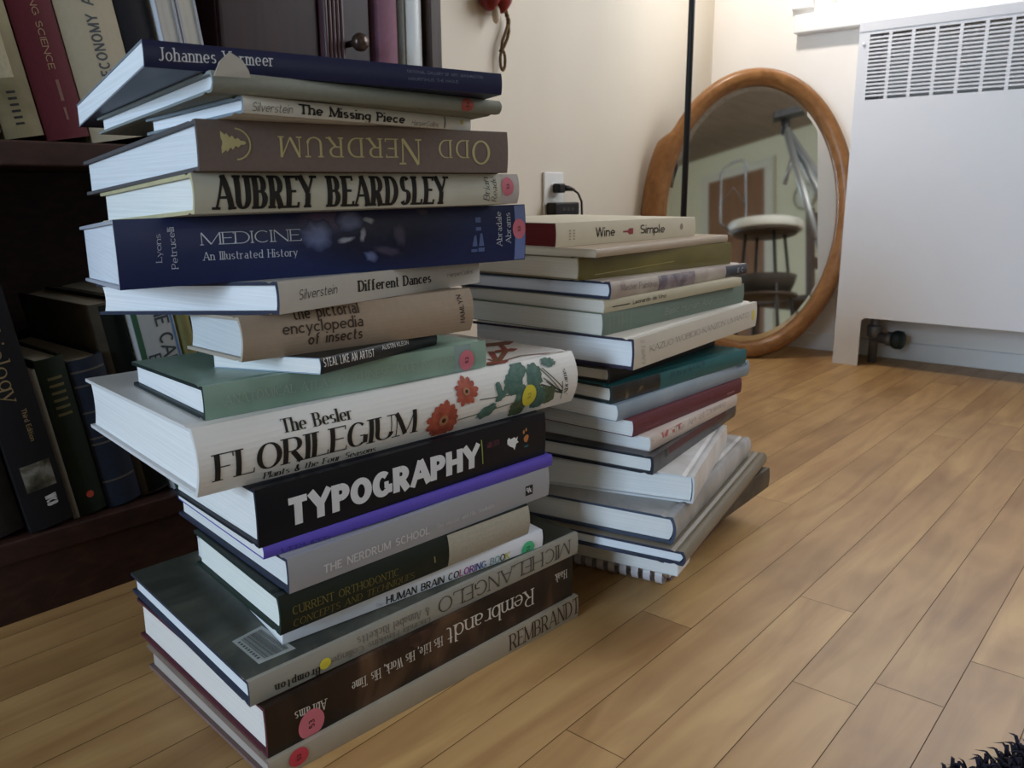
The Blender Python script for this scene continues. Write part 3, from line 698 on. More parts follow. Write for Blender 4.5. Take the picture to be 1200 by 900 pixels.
b.lathe([(.014, 0), (.014, .03), (.018, .032), (.018, .044), (.012, .046)], 12, 0, to_axis((RX0+.078, RY0+.07, .065), (1, -.15, 0)))
part(b, 'valve', BRASS, rd, True)
b = MB(); b.lathe([(.012, 0), (.022, .003), (.024, .01), (.023, .022), (.018, .026), (.001, .027)], 16, 0, to_axis((RX0+.123, RY0+.063, .065), (1, -.15, 0))); part(b, 'valve_knob', mat('dark_green_plastic', (.02, .032, .03), .5), rd, True)

# ------------------------------------------------------------------ oval mirror leaning in the corner
OAK = ramp_mat('golden_oak', [(.3, (.20, .085, .028)), (.7, (.33, .155, .055))], .32, 9, stretch=(3, 3, 14), dist=.8)
MC = Vector((-.955, 2.080, .3685)); az, le, ro, ma, mb_ = .656, .125, -.046, .227, .336
mn = Vector((math.sin(az)*math.cos(le), -math.cos(az)*math.cos(le), math.sin(le))); mh = Vector((math.cos(az), math.sin(az), 0)); mv = mn.cross(mh)
h2 = mh*math.cos(ro)+mv*math.sin(ro); v2 = -mh*math.sin(ro)+mv*math.cos(ro)
MM = Matrix((h2, v2, mn)).transposed().to_4x4(); MM.translation = MC
mr = thing('oval_mirror', 'oval mirror in a golden oak frame leaning in the corner beside the radiator', 'mirror'); mr.matrix_world = MM
def earw(t):
    """frame width: shoulders stand out at mid height on both sides"""
    a = abs(((t+PI/2) % PI)-PI/2)
    k = max(0, min(1, (math.radians(36)-a)/math.radians(9)))
    return .036+(.022 if PI/2 < t < 1.5*PI else .0)*k*k*(3-2*k)
N = 128; V = []; Fc = []
prof = [(-.006, -.004), (-.006, .012), (.006, .020), (.5, .024), (.82, .020), (1.0, .008), (1.0, -.014), (.5, -.018)]
for i in range(N):
    t = 2*PI*i/N; w_ = earw(t); nx, ny = math.cos(t)/ma, math.sin(t)/mb_; l = math.hypot(nx, ny); nx /= l; ny /= l
    for d, z in prof:
        dd = d if abs(d) < .01 else d*w_
        V.append((ma*math.cos(t)+nx*dd, mb_*math.sin(t)+ny*dd, z))
K = len(prof)
for i in range(N):
    for j in range(K): Fc.append((i*K+j, ((i+1) % N)*K+j, ((i+1) % N)*K+(j+1) % K, i*K+(j+1) % K))
obj('frame', V, Fc, OAK, mr, None, True)
def glassm():
    M = mat('silvered_glass', (.80, .80, .77), .03, 1.0, var=.02, scale=4); return M
b = MB(); rr = [0, .45, .93]; ring = []
V = [(0, 0, .004)]; Fc = []
for k, (s_, z) in enumerate(((.5, .004), (.935, .004), (1.0, .0022))):
    for i in range(N): V.append((ma*s_*math.cos(2*PI*i/N), mb_*s_*math.sin(2*PI*i/N), z))
for i in range(N): Fc.append((0, 1+i, 1+(i+1) % N))
for k in range(2):
    for i in range(N): Fc.append((1+k*N+i, 1+(k+1)*N+i, 1+(k+1)*N+(i+1) % N, 1+k*N+(i+1) % N))
gl = obj('glass', V, Fc, glassm(), mr, None, 'flatpatch')
b = MB(); b.lathe([(1, -.0165), (1, -.012)], 64); bo = b.build('backing_board', mat('brown_hardboard', (.12, .08, .05), .8, var=.2), mr)
for v in bo.data.vertices: v.co.x *= ma*1.03; v.co.y *= mb_*1.03

# ------------------------------------------------------------------ black lamp pole
px_, py_ = -.9135, 1.648
fl = thing('floor_lamp', 'slim black lamp pole standing in front of the oval mirror', 'lamp', (px_, py_, 0))
b = MB(); b.lathe([(.001, 0), (.10, 0), (.105, .004), (.10, .012), (.03, .018), (.012, .03), (.0078, .04)], 40, 0, Matrix.Translation((px_, py_, 0))); part(b, 'base', BLKP, fl, True)
b = MB(); b.tube([(px_, py_, .03), (px_, py_, .8), (px_, py_, 1.5)], .0068, 14); part(b, 'pole', BLKP, fl, True)
hp = Vector((px_, py_, 1.505)); hdir = (Vector((-.86, 2.28, .95))-hp).normalized(); HM = to_axis(hp-hdir*.03, hdir)  # unseen head, shaped and aimed to throw the added light on the back wall
b = MB(); b.lathe([(.012, -.03), (.03, -.022), (.045, 0), (.085, .13), (.082, .13), (.042, .004), (.001, .002)], 32, 0, HM); part(b, 'lamp_shade', BLKP, fl, True)
b = MB(); b.lathe([(.001, .006), (.012, .008), (.014, .03), (.026, .05), (.028, .066), (.018, .085), (.001, .092)], 20, 0, HM); part(b, 'bulb', mat('frosted_bulb', (.8, .8, .76), .3), fl, True)
ld = bpy.data.lights.new('added_wall_light', 'SPOT'); ld.energy = ADDED_LIGHT_W; ld.color = (1, .93, .86); ld.spot_size = 2.1; ld.spot_blend = 1; ld.shadow_soft_size = .04  # added light that brightens the wall and corner beside the radiator
lo = bpy.data.objects.new('added_wall_light', ld); C.objects.link(lo); lo.location = hp+hdir*.12; lo.rotation_euler = hdir.to_track_quat('-Z', 'Y').to_euler()

# ------------------------------------------------------------------ shag rug
def rug():
    b = MB(); rn = random.Random(3); P0 = Vector((-.100, .634, 0)); e1 = Vector((.48, .877, 0)); e2 = Vector((.877, -.48, 0))
    def W_(t, w, z): q = P0+e1*t+e2*w; return (q.x, q.y, z)
    c8 = [(t, w) for t, w in ((-.95, .012), (.23, .012), (.23, .95), (-.95, .95))]
    b.add([W_(t, w, .0006) for t, w in c8]+[W_(t, w, .007) for t, w in c8], [(3, 2, 1, 0), (4, 5, 6, 7)]+[(i, (i+1) % 4, 4+(i+1) % 4, 4+i) for i in range(4)], 0)
    def strand(x, y, lx, ly, h, z0=.005):
        r = .0013+rn.random()*.001; a = rn.random()*6; q = [(x+r*math.cos(a+k*2.1), y+r*math.sin(a+k*2.1), z0) for k in range(3)]
        mx, my = x+lx*.55, y+ly*.55; q += [(mx+r*.8*math.cos(a+k*2.1), my+r*.8*math.sin(a+k*2.1), z0+h) for k in range(3)]
        q.append((x+lx, y+ly, max(.002, z0+h*.75)))
        b.add(q, [(0, 1, 4, 3), (1, 2, 5, 4), (2, 0, 3, 5), (3, 4, 6), (4, 5, 6), (5, 3, 6)], 1)
    for k in range(9000):
        dense = k < 6500
        t = -.14+rn.random()*.36 if dense else -.95+rn.random()*1.17; w = .012+rn.random()*(.16 if dense else .93)
        x, y, _ = W_(t, w, 0); a = rn.random()*2*PI; l = .007+rn.random()*.010
        strand(x, y, l*math.cos(a), l*math.sin(a), .005+rn.random()*.008)
    o = b.build('rug', [mat('charcoal_backing', (.012, .012, .018), .95), mat('charcoal_wool', (.020, .019, .032), .9, var=.4, scale=90)])
    tag(o, 'dark charcoal shaggy rug on the plank floor nearest the viewer', 'rug')
rug()

# ------------------------------------------------------------------ things the mirror shows
DKM = mat('dark_metal', (.05, .048, .045), .35, .8); DKW = ramp_mat('dark_stained_wood', [(.3, (.05, .035, .025)), (.7, (.10, .07, .05))], .5, 12, stretch=(3, 3, 20))
SX, SY = .648, .857
sl = thing('bar_stool', 'wire-backed bar stool with round pale seat reflected in the oval mirror', 'stool', (SX, SY, 0))
b = MB(); b.lathe([(.001, .728), (.172, .728), (.178, .735), (.178, .765), (.170, .774), (.001, .776)], 40, 0, Matrix.Translation((SX, SY, 0))); part(b, 'seat', mat('pale_seat_vinyl', (.66, .64, .56), .45), sl, True)
b = MB(); b.lathe([(.001, .712), (.15, .712), (.165, .728), (.001, .7279)], 40, 0, Matrix.Translation((SX, SY, 0))); part(b, 'seat_base', DKW, sl, True)
for a in (.5, 2.07, 3.64, 5.21):
    b = MB(); b.tube([(SX+.10*math.cos(a), SY+.10*math.sin(a), .715), (SX+.17*math.cos(a), SY+.17*math.sin(a), 0)], .008, 10); part(b, 'leg', DKM, sl, True)
b = MB(); b.lathe([(.001, .40), (.15, .40), (.155, .408), (.15, .416), (.001, .416)], 32, 0, Matrix.Translation((SX, SY, 0))); part(b, 'foot_shelf', DKW, sl, True)
b = MB(); b.lathe([(.001, .418), (.115, .418), (.14, .47), (.15, .505), (.001, .508)], 32, 0, Matrix.Translation((SX, SY, 0))); bs = part(b, 'basket', mat('dark_wicker', (.05, .04, .03), .8, var=.4, scale=120, bump=.6), sl, True)
q1, q2 = Vector((.480, .722, 0)), Vector((.566, .806, 0))
b = MB(); b.tube([q1+Vector((.03, .03, .73)), q1+Vector((0, 0, .77)), q1+Vector((0, 0, 1.01)), q1+Vector((.012, .012, 1.045)), q1+Vector((.035, .037, 1.068)), q2+Vector((-.012, -.012, 1.085)), q2+Vector((0, 0, 1.06)), q2+Vector((0, 0, .76)), q2+Vector((.02, .02, .73))], .0055, 10)
b.tube([q1+Vector((0, 0, .86)), q1.lerp(q2, .5)+Vector((0, 0, .95)), q2+Vector((0, 0, .86))], .003, 8); part(b, 'wire_back', mat('grey_wire', (.16, .16, .16), .35, .8), sl, True)
dn = boxobj('door_1', XE-.03, XE-.005, -2.135, -1.456, 0, 2.07, ramp_mat('brown_door_veneer', [(.3, (.20, .095, .045)), (.7, (.29, .15, .075))], .5, 5, stretch=(8, 8, 1)), None, .002); struct(dn)
b = MB(); b.box(XE-.035, XE, -2.23, -2.137, 0, 2.15); b.box(XE-.035, XE, -1.454, -1.36, 0, 2.15); b.box(XE-.035, XE, -2.137, -1.454, 2.072, 2.15); struct(b.build('trim_3', mat('cream_gloss', (.66, .64, .54), .5)))
b = MB(); b.lathe([(.005, 0), (.005, .03), (.022, .04), (.025, .05), (.018, .06), (.001, .062)], 20, 0, to_axis((XE-.03, -1.52, 1.0), (-1, 0, 0))); b.build('door_handle', BRASS, dn, True)
ck = thing('wall_clock', 'round wall clock with pale dial reflected in the oval mirror', 'clock', (XE-.001, -1.031, 1.72))
MK = to_axis((XE-.001, -1.031, 1.72), (-1, 0, 0))
b = MB(); b.lathe([(.115, 0), (.118, .015), (.112, .03), (.104, .026), (.104, .02)], 40, 0, MK, False); part(b, 'rim', mat('aged_brass_rim', (.30, .28, .18), .4, .4), ck, True)
b = MB(); b.lathe([(.001, .012), (.105, .012), (.105, .016), (.001, .016)], 40, 0, MK); part(b, 'dial', mat('cream_dial', (.68, .68, .56), .6), ck)
b = MB()
for a, l in ((2.2, .06), (.9, .085)):
    d = Vector((0, math.cos(a), math.sin(a))); o_ = Vector((XE-.019, -1.031, 1.72)); pp = Vector((0, -d.z, d.y))*.004
    b.add([o_-pp, o_+pp, o_+d*l+pp*.4, o_+d*l-pp*.4], [(0, 1, 2, 3)])
for i in range(12):
    a = 2*PI*i/12; d = Vector((0, math.cos(a), math.sin(a))); o_ = Vector((XE-.0185, -1.031, 1.72))+d*.085; pp = Vector((0, -d.z, d.y))*.003
    b.add([o_-pp, o_+pp, o_+d*.014+pp, o_+d*.014-pp], [(0, 1, 2, 3)])
part(b, 'hands', INK, ck)
hd = Vector((.529, 1.066, 1.194)); ft1 = Vector((.986, 1.403, 0))
tp = thing('camera_tripod', 'grey camera tripod with a flat head reflected in the oval mirror', 'tripod', (hd.x, hd.y, 0))
GR = mat('brushed_grey', (.30, .30, .29), .4, .6)
for k, ft_ in enumerate((ft1, Vector((.80, 1.70, 0)), Vector((.36, 1.52, 0)))):
    md_ = hd.lerp(ft_, .5); b = MB(); b.tube([hd+Vector((0, 0, -.03)), md_], .016, 12); b.tube([md_, ft_+Vector((0, 0, .01))], .011, 12); b.lathe([(.001, 0), (.014, 0), (.014, .02), (.001, .022)], 12, 0, Matrix.Translation(ft_)); part(b, 'leg', GR, tp, True)
b = MB(); b.tube([hd+Vector((0, 0, -.06)), hd+Vector((0, 0, .01))], .02, 14); part(b, 'collar', BLKP, tp, True)
b = MB(); b.tube([(.566, 1.092, 1.07), (.542, 1.051, .905)], .010, 10); b.lathe([(.001, 0), (.02, 0), (.02, .04), (.001, .04)], 12, 0, Matrix.Translation((.564, 1.090, 1.06))); part(b, 'pan_handle', GR, tp, True)
b = MB(); dd = Vector((.101, .103, .03)); e_ = Vector((-.028, .027, 0))
c0 = Vector((.49, 1.029, 1.200)); vs = [c0+e_, c0-e_, c0+dd-e_, c0+dd+e_]; b.add([q for q in vs]+[q+Vector((0, 0, .03)) for q in vs], [(3, 2, 1, 0), (4, 5, 6, 7), (0, 1, 5, 4), (1, 2, 6, 5), (2, 3, 7, 6), (3, 0, 4, 7)]); part(b, 'head_plate', BLKP, tp)
CX, CY = 1.27, .62
cr = thing('dining_chair', 'dark wooden chair behind the bar stool in the mirror', 'chair', (CX, CY, 0))
DKC = ramp_mat('dark_brown_chair_wood', [(.3, (.045, .028, .02)), (.7, (.09, .055, .04))], .5, 12, stretch=(3, 3, 20))
b = MB(); b.box(CX-.2, CX+.2, CY-.2, CY+.2, .43, .46, 0, .008); part(b, 'seat', DKC, cr)
for sx in (-.18, .18):
    for sy in (-.18, .18):
        b = MB(); b.box(CX+sx-.018, CX+sx+.018, CY+sy-.018, CY+sy+.018, 0, .44 if sy < 0 else .92, 0, .004); part(b, 'leg', DKC, cr)
b = MB(); b.box(CX-.165, CX+.165, CY+.17, CY+.19, .78, .90, 0, .004); b.box(CX-.165, CX+.165, CY+.17, CY+.19, .6, .66, 0, .004); part(b, 'backrest', DKC, cr)

# ------------------------------------------------------------------ measured book shapes and lettering (metres; spine position u and height share)
BOOKS = {
 'rembrandt_beige': {'side': 'L', 'i': 0, 'x': -0.4849, 'y': 0.2875, 'th': 1.4912, 'L': 0.3512, 'W': 0.2255, 'b': [0.0, 0.0, 0.0], 't': [0.01811, 0.01976, 0.02071], 'text': [['REMBRANDT', 0.25092, 0.16674, 0.10127, 0.05516, 0.0, 0.71307, 'serif2']], 'spot': {'st': [0.02384, 0.60879]}},
 'rembrandt_dark': {'side': 'L', 'i': 1, 'x': -0.4895, 'y': 0.2899, 'th': 1.4885, 'L': 0.3438, 'W': 0.2412, 'b': [0.01825, 0.0197, 0.02076], 't': [0.06002, 0.03099, 0.00702], 'text': [['Rembrandt', 0.28517, 0.6896, -0.11077, 0.08956, 0.0, -0.38555, 'serif2'], ['His Life, His Work, His Time', 0.16963, 0.67102, -0.09453, -0.00408, 0.0, -0.21165, 'serif2'], ['Haak', 0.33442, 0.72413, -0.01708, 0.00914, 0.0, -0.19736, 'serif'], ['Abrams', 0.05117, 0.61551, -0.02764, 0.05356, 0.0, -0.20762, 'serif']], 'spot': {'st': [0.03716, 0.2622], 'fig': [0.1491, 1.00816]}},
 'michelangelo': {'side': 'L', 'i': 2, 'x': -0.4998, 'y': 0.2847, 'th': 1.4545, 'L': 0.3553, 'W': 0.2472, 'b': [0.0599, 0.03074, 0.00807], 't': [0.08062, 0.03785, 0.0031], 'text': [['MICHELANGELO', 0.34327, 0.8273, -0.16758, 0.03999, 0.0, -0.65531, 'serif'], ['& Annabel Ricketts', 0.16579, 0.73347, -0.07249, 0.09649, 0.0, -0.34923, 'serif'], ['Lucinda Hawkins Collinge', 0.16637, 0.27769, -0.09718, 0.20197, 0.0, -0.29301, 'serif'], ['Brompton', 0.05834, 0.36042, -0.03831, 0.1085, 0.0, -0.35518, 'serifb']], 'spot': {'yst': [0.06293, 0.38094]}, 'barcode': [[0.0159, 0.0626], [0.0439, 0.0674], [0.0472, 0.0161], [0.0166, 0.0173]]},
 'brain': {'side': 'L', 'i': 3, 'x': -0.5211, 'y': 0.3293, 'th': 1.3639, 'L': 0.2662, 'W': 0.21, 'b': [0.08228, 0.03742, 0.00651], 't': [0.10128, 0.03384, 0.01426], 'text': [['The', 0.08277, 0.1083, 0.00696, -0.00963, -0.00023, 0.19495, 'serif'], ['HUMAN BRAIN COLORING BOOK', 0.09251, 0.07376, 0.13329, -0.04102, 0.0, 0.42535, 'sansb2']], 'spot': {'st': [0.24762, 0.20337]}},
 'ortho': {'side': 'L', 'i': 4, 'x': -0.5048, 'y': 0.3186, 'th': 1.4351, 'L': 0.258, 'W': 0.1671, 'b': [0.10078, 0.03477, 0.01181], 't': [0.13343, 0.02399, 0.0152], 'text': [['CURRENT ORTHODONTIC', 0.00986, 0.45029, 0.09737, -0.0584, 0.0, 0.21104, 'serif'], ['CONCEPTS AND TECHNIQUES', 0.01043, 0.10676, 0.11334, -0.01144, 0.0, 0.20917, 'serif'], ['I', 0.14462, 0.33485, 0.0037, -0.00267, -0.00073, 0.18858, 'heavy'], ['GRABER', 0.18578, 0.3794, 0.02356, -0.00266, 0.0, 0.15961, 'serif']], 'spot': {'split': [0.16024, 0.53981], 'i': [0.14654, 0.40391]}},
 'nerdrum_school': {'side': 'L', 'i': 5, 'x': -0.5028, 'y': 0.3268, 'th': 1.4565, 'L': 0.2802, 'W': 0.2129, 'b': [0.13362, 0.02431, 0.01469], 't': [0.16223, 0.02809, -0.03028], 'text': [['THE NERDRUM SCHOOL', 0.02953, 0.23026, 0.10394, 0.00285, 0.0, 0.24778, 'sansb'], ['The Master and His Students', 0.1407, 0.30288, 0.06699, 0.00431, 0.0, 0.13914, 'serif'], ['9k', 0.24966, 0.36157, 0.00649, 0.00192, -0.00112, 0.18555, 'sansb']], 'spot': {'sq': [0.25284, 0.43613]}},
 'purple': {'side': 'L', 'i': 6, 'x': -0.5172, 'y': 0.3161, 'th': 1.4096, 'L': 0.2964, 'W': 0.1881, 'b': [0.16149, 0.02948, -0.02893], 't': [0.17155, 0.03377, -0.02389], 'text': [['VERMEER', 0.01388, -0.04744, 0.04213, -0.21781, 0.0, 0.52984, 'serif'], ['Bailey', 0.07519, -0.35213, 0.01865, -0.01572, 0.0, 0.49782, 'serif']], 'spot': {}},
 'typography': {'side': 'L', 'i': 7, 'x': -0.5172, 'y': 0.3131, 'th': 1.4305, 'L': 0.2955, 'W': 0.1796, 'b': [0.17145, 0.03326, -0.02459], 't': [0.21769, 0.02045, -0.02271], 'text': [['TYPOGRAPHY', 0.024, 0.21396, 0.18854, 0.01114, 0.0, 0.49825, 'black']], 'spot': {'ln0': [0.21498, 0.77911], 'ln1': [0.21627, 0.24986], 'bl0': [0.22128, 0.45584], 'bl1': [0.2363, 0.73264], 'bird': [0.25304, 0.51849], 'org': [0.26982, 0.5254]}},
 'florilegium': {'side': 'L', 'i': 8, 'x': -0.5304, 'y': 0.2782, 'th': 1.419, 'L': 0.3795, 'W': 0.2873, 'b': [0.21676, 0.02071, -0.02248], 't': [0.26888, 0.01998, -0.03507], 'text': [['The Besler', 0.06514, 0.69166, 0.06058, -0.02096, 0.0, 0.19662, 'didone'], ['FLORILEGIUM', 0.01138, 0.20443, 0.1749, -0.00514, 0.0, 0.40525, 'didone'], ['Plants & the Four Seasons', 0.04975, 0.0317, 0.09926, -0.02021, 0.0, 0.11707, 'didone'], ['Abrams', 0.36816, 0.19391, -0.00544, 0.52627, -0.00533, 0.0, 'didone']], 'spot': {'d1': [0.24037, 0.70608], 'd2': [0.21461, 0.28844], 'l1': [0.30308, 0.84469], 'l2': [0.2951, 0.65112], 'l3': [0.32195, 0.72051], 'l4': [0.33989, 0.27832], 'l5': [0.3264, 0.28595], 'l6': [0.30238, 0.16506], 'l6b': [0.30672, 0.35703], 'yst': [0.3143, 0.36986], 's1': [0.25433, 0.50792], 's1e': [0.29926, 0.45533], 'la': [0.28048, 0.49856], 'la2': [0.27746, 0.60247], 's2': [0.23081, 0.22542], 's2e': [0.29922, 0.29668], 'lb': [0.26355, 0.25809], 'f0': [0.3601, 0.24772], 'f1': [0.32965, 0.84009], 'f2': [0.33359, 0.63417], 'f3': [0.32748, 0.53335], 'f4': [0.32972, 0.44473], 'f5': [0.33641, 0.55994], 'ltop': [0.34308, 0.8953]}, 'red': [[0.299, 0.0422], [0.2932, 0.021], [0.3299, 0.0298], [0.3544, 0.0193], [0.371, 0.0122], [0.3634, 0.1023], [0.3403, 0.0639], [0.3277, 0.0733]]},
 'atlas': {'side': 'L', 'i': 9, 'x': -0.5489, 'y': 0.2969, 'th': 1.3874, 'L': 0.2576, 'W': 0.1884, 'b': [0.26846, 0.02108, -0.03442], 't': [0.29427, 0.01682, -0.054], 'text': [['ANATOMICAL ATLAS OF CHINESE ACUPUNCTURE', 0.0151, 0.3599, 0.20635, 0.0288, 0.0, 0.28002, 'serif']], 'spot': {'st': [0.23524, 0.39881], 'tape0': [0.22237, 0.38303], 'tape1': [0.24029, 0.39994]}},
 'steal': {'side': 'L', 'i': 10, 'x': -0.5045, 'y': 0.3685, 'th': 1.7408, 'L': 0.149, 'W': 0.1197, 'b': [0.29724, -0.00291, -0.05649], 't': [0.30993, -0.01339, -0.05901], 'text': [['STEAL LIKE AN ARTIST', 0.00315, 0.4119, 0.05851, -0.09586, 0.0, 0.54311, 'cond'], ['AUSTIN KLEON', 0.07195, 0.62371, 0.035, -0.0314, 0.0, 0.31434, 'cond']], 'spot': {}},
 'insects': {'side': 'L', 'i': 11, 'x': -0.5423, 'y': 0.3282, 'th': 1.3845, 'L': 0.2113, 'W': 0.132, 'b': [0.30777, 0.00803, -0.05998], 't': [0.34192, 0.02801, -0.07243], 'text': [['the pictorial', 0.04145, 0.79106, 0.05685, -0.0246, 0.0, 0.26763, 'sans'], ['encyclopedia', 0.03098, 0.50031, 0.06922, -0.03918, 0.0, 0.26635, 'sans'], ['of insects', 0.05184, 0.19414, 0.04783, -0.01688, 0.0, 0.26996, 'sans'], ['HAMLYN', 0.20236, 0.21754, -0.00341, 0.66247, -0.00501, 0.0, 'sansb']], 'spot': {}},
 'dances': {'side': 'L', 'i': 12, 'x': -0.5191, 'y': 0.3463, 'th': 1.6729, 'L': 0.2433, 'W': 0.2463, 'b': [0.34395, 0.00626, -0.0774], 't': [0.36826, -0.00726, -0.06225], 'text': [['Silverstein', 0.01784, 0.36593, 0.03867, 0.04915, 0.0, 0.31564, 'hand'], ['Different Dances', 0.08001, 0.35997, 0.09079, -0.03017, 0.0, 0.39836, 'bulb2'], ['HarperCollins', 0.19353, 0.44957, 0.03776, 0.02439, 0.0, 0.18606, 'hand']], 'spot': {}},
 'medicine': {'side': 'L', 'i': 13, 'x': -0.5954, 'y': 0.2665, 'th': 1.2593, 'L': 0.3432, 'W': 0.2763, 'b': [0.36355, 0.01837, -0.05992], 't': [0.41336, 0.01921, -0.04934], 'text': [['MEDICINE', 0.05797, 0.57857, 0.07478, -0.01027, 0.0, 0.18158, 'serif'], ['An Illustrated History', 0.05864, 0.35246, 0.07115, -0.02174, 0.0, 0.12423, 'serif'], ['Lyons', 0.02959, 0.36442, 0.00083, 0.40728, -0.00398, 0.0, 'serif'], ['Petrucelli', 0.0405, 0.25631, -0.00065, 0.60411, -0.00462, 0.0, 'serif'], ['Abradale', 0.31786, 0.28059, -0.00051, 0.60239, -0.00556, 0.0, 'serif'], ['Abrams', 0.32739, 0.32358, -0.00063, 0.53772, -0.00563, 0.0, 'serif']], 'spot': {'st': [0.33578, 0.56595], 'tape0': [0.32574, 0.54472], 'p1': [0.14892, 0.64249], 'p2': [0.17447, 0.84868], 'p3': [0.19062, 0.83561], 'p4': [0.17003, 0.53987], 'p5': [0.19148, 0.2526], 'p6': [0.18487, 0.60708], 'p7': [0.21744, 0.57502], 'p8': [0.23941, 0.95216], 'bars': [0.29348, 0.66369], 'as': [0.29319, 0.32152], 'pink': [0.15457, 0.89151]}},
 'beardsley': {'side': 'L', 'i': 14, 'x': -0.5143, 'y': 0.2845, 'th': 1.3888, 'L': 0.2739, 'W': 0.2405, 'b': [0.41771, 0.01267, -0.05141], 't': [0.44418, 0.00589, -0.05173], 'text': [['AUBREY BEARDSLEY', 0.01349, 0.08188, 0.18596, -0.02819, 0.0, 0.85788, 'heavy'], ['Brian', 0.24271, 0.11381, -0.00168, 0.75689, -0.00641, 0.0, 'ital'], ['Reade', 0.25036, 0.06758, -0.00146, 0.82251, -0.0056, 0.0, 'ital']], 'spot': {'st': [0.26101, 0.57438]}},
 'odd_nerdrum': {'side': 'L', 'i': 15, 'x': -0.501, 'y': 0.2827, 'th': 1.4014, 'L': 0.253, 'W': 0.2877, 'b': [0.44488, 0.00524, -0.0518], 't': [0.4767, 0.00699, -0.06158], 'text': [['Odd Nerdrum', 0.23408, 0.77057, -0.17966, -0.05926, 0.0, -0.57565, 'caps']], 'spot': {'logo': [0.02432, 0.52628], 'logoR': [0.03406, 0.53391], 'tree0': [0.01489, 0.55515], 'tree1': [0.03175, 0.5321]}},
 'missing_piece': {'side': 'L', 'i': 16, 'x': -0.4681, 'y': 0.2964, 'th': 1.5716, 'L': 0.2024, 'W': 0.1244, 'b': [0.47869, -0.00354, -0.06188], 't': [0.48919, -0.00739, -0.05679], 'text': [['Silverstein', 0.00575, 0.12868, 0.02938, 0.04834, 0.0, 0.51633, 'hand'], ['The Missing Piece', 0.04035, 0.18105, 0.0919, -0.05183, 0.0, 0.63332, 'bulb'], ['HarperCollins', 0.13898, 0.07909, 0.0275, 0.00546, 0.0, 0.36217, 'hand']], 'spot': {'bar0': [0.17345, 0.95006], 'bar1': [0.17315, 0.0593], 'ydot': [0.19188, 0.62427]}},
 'gray_green': {'side': 'L', 'i': 17, 'x': -0.4669, 'y': 0.2765, 'th': 1.443, 'L': 0.2269, 'W': 0.2234, 'b': [0.48941, -4e-05, -0.05727], 't': [0.5018, -0.01196, -0.05677], 'text': [], 'spot': {'st': [0.19295, 0.41376]}},
 'vermeer': {'side': 'L', 'i': 18, 'x': -0.4844, 'y': 0.2447, 'th': 1.308, 'L': 0.2458, 'W': 0.2716, 'b': [0.50145, -0.00421, -0.05786], 't': [0.51659, -0.00581, -0.04755], 'text': [['Johannes Vermeer', 0.00843, 0.25572, 0.0671, 0.14536, 0.0, 0.49171, 'serif'], ['NATIONAL GALLERY OF ART, WASHINGTON', 0.1681, 0.63578, 0.06106, 0.02854, 0.0, 0.13304, 'small'], ['MAURITSHUIS, THE HAGUE', 0.16883, 0.31417, 0.03948, 0.0471, 0.0, 0.12621, 'small']], 'spot': {}},
 'spiral': {'side': 'R', 'i': 0, 'x': -0.4344, 'y': 0.7578, 'th': 1.7544, 'L': 0.28, 'W': 0.0989, 'b': [0.0, 0.0, 0.0], 't': [0.02286, 0.00295, -0.00129], 'text': [], 'spot': {}},
 'pad': {'side': 'R', 'i': 1, 'x': -0.4011, 'y': 0.7444, 'th': 1.76, 'L': 0.28, 'W': 0.22, 'b': [0.02284, 0.00294, -0.00131], 't': [0.0375, 0.007, -0.0034], 'text': [], 'spot': {}},
 'dark17': {'side': 'R', 'i': 2, 'x': -0.4144, 'y': 0.7365, 'th': 1.6054, 'L': 0.2938, 'W': 0.22, 'b': [0.03741, 0.00744, -0.00228], 't': [0.06518, 0.0062, -2e-05], 'text': [], 'spot': {}},
 'brown16': {'side': 'R', 'i': 3, 'x': -0.3649, 'y': 0.6912, 'th': 1.7666, 'L': 0.3545, 'W': 0.22, 'b': [0.06489, 0.00611, -0.00102], 't': [0.08027, 0.00952, 0.00102], 'text': [], 'spot': {}},
 'grey15': {'side': 'R', 'i': 4, 'x': -0.382, 'y': 0.7002, 'th': 1.771, 'L': 0.3187, 'W': 0.22, 'b': [0.0804, 0.00952, 0.00098], 't': [0.1095, 0.00089, 0.00124], 'text': [], 'spot': {}},
 'white14': {'side': 'R', 'i': 5, 'x': -0.3876, 'y': 0.7462, 'th': 1.8747, 'L': 0.214, 'W': 0.22, 'b': [0.10954, 0.00102, 0.00114], 't': [0.13938, -0.00068, 0.00187], 'text': [], 'spot': {}},
 'navy13': {'side': 'R', 'i': 6, 'x': -0.424, 'y': 0.7231, 'th': 1.7139, 'L': 0.2777, 'W': 0.22, 'b': [0.13947, -0.00097, 0.00174], 't': [0.1596, -0.00724, 0.00189], 'text': [], 'spot': {'m0': [0.04203, 0.85023], 'm1': [0.23356, 0.64806]}},
 'white12': {'side': 'R', 'i': 7, 'x': -0.4361, 'y': 0.7367, 'th': 1.6534, 'L': 0.2495, 'W': 0.22, 'b': [0.15951, -0.00734, 0.00145], 't': [0.1754, -0.01167, 0.00198], 'text': [['The Art of Drawing', 0.05758, 0.43995, 0.15082, 0.15947, 0.0, 0.45473, 'serif']], 'spot': {'p0': [0.00427, 0.5067], 'p1': [0.08005, 0.62424]}},
 'maroon11': {'side': 'R', 'i': 8, 'x': -0.4505, 'y': 0.7243, 'th': 1.5989, 'L': 0.2754, 'W': 0.22, 'b': [0.17556, -0.01176, 0.00134], 't': [0.19374, -0.00816, 0.00145], 'text': [], 'spot': {'a': [0.24897, 0.29012], 'b': [0.18617, 0.66258], 'c': [0.03174, 0.28765]}},
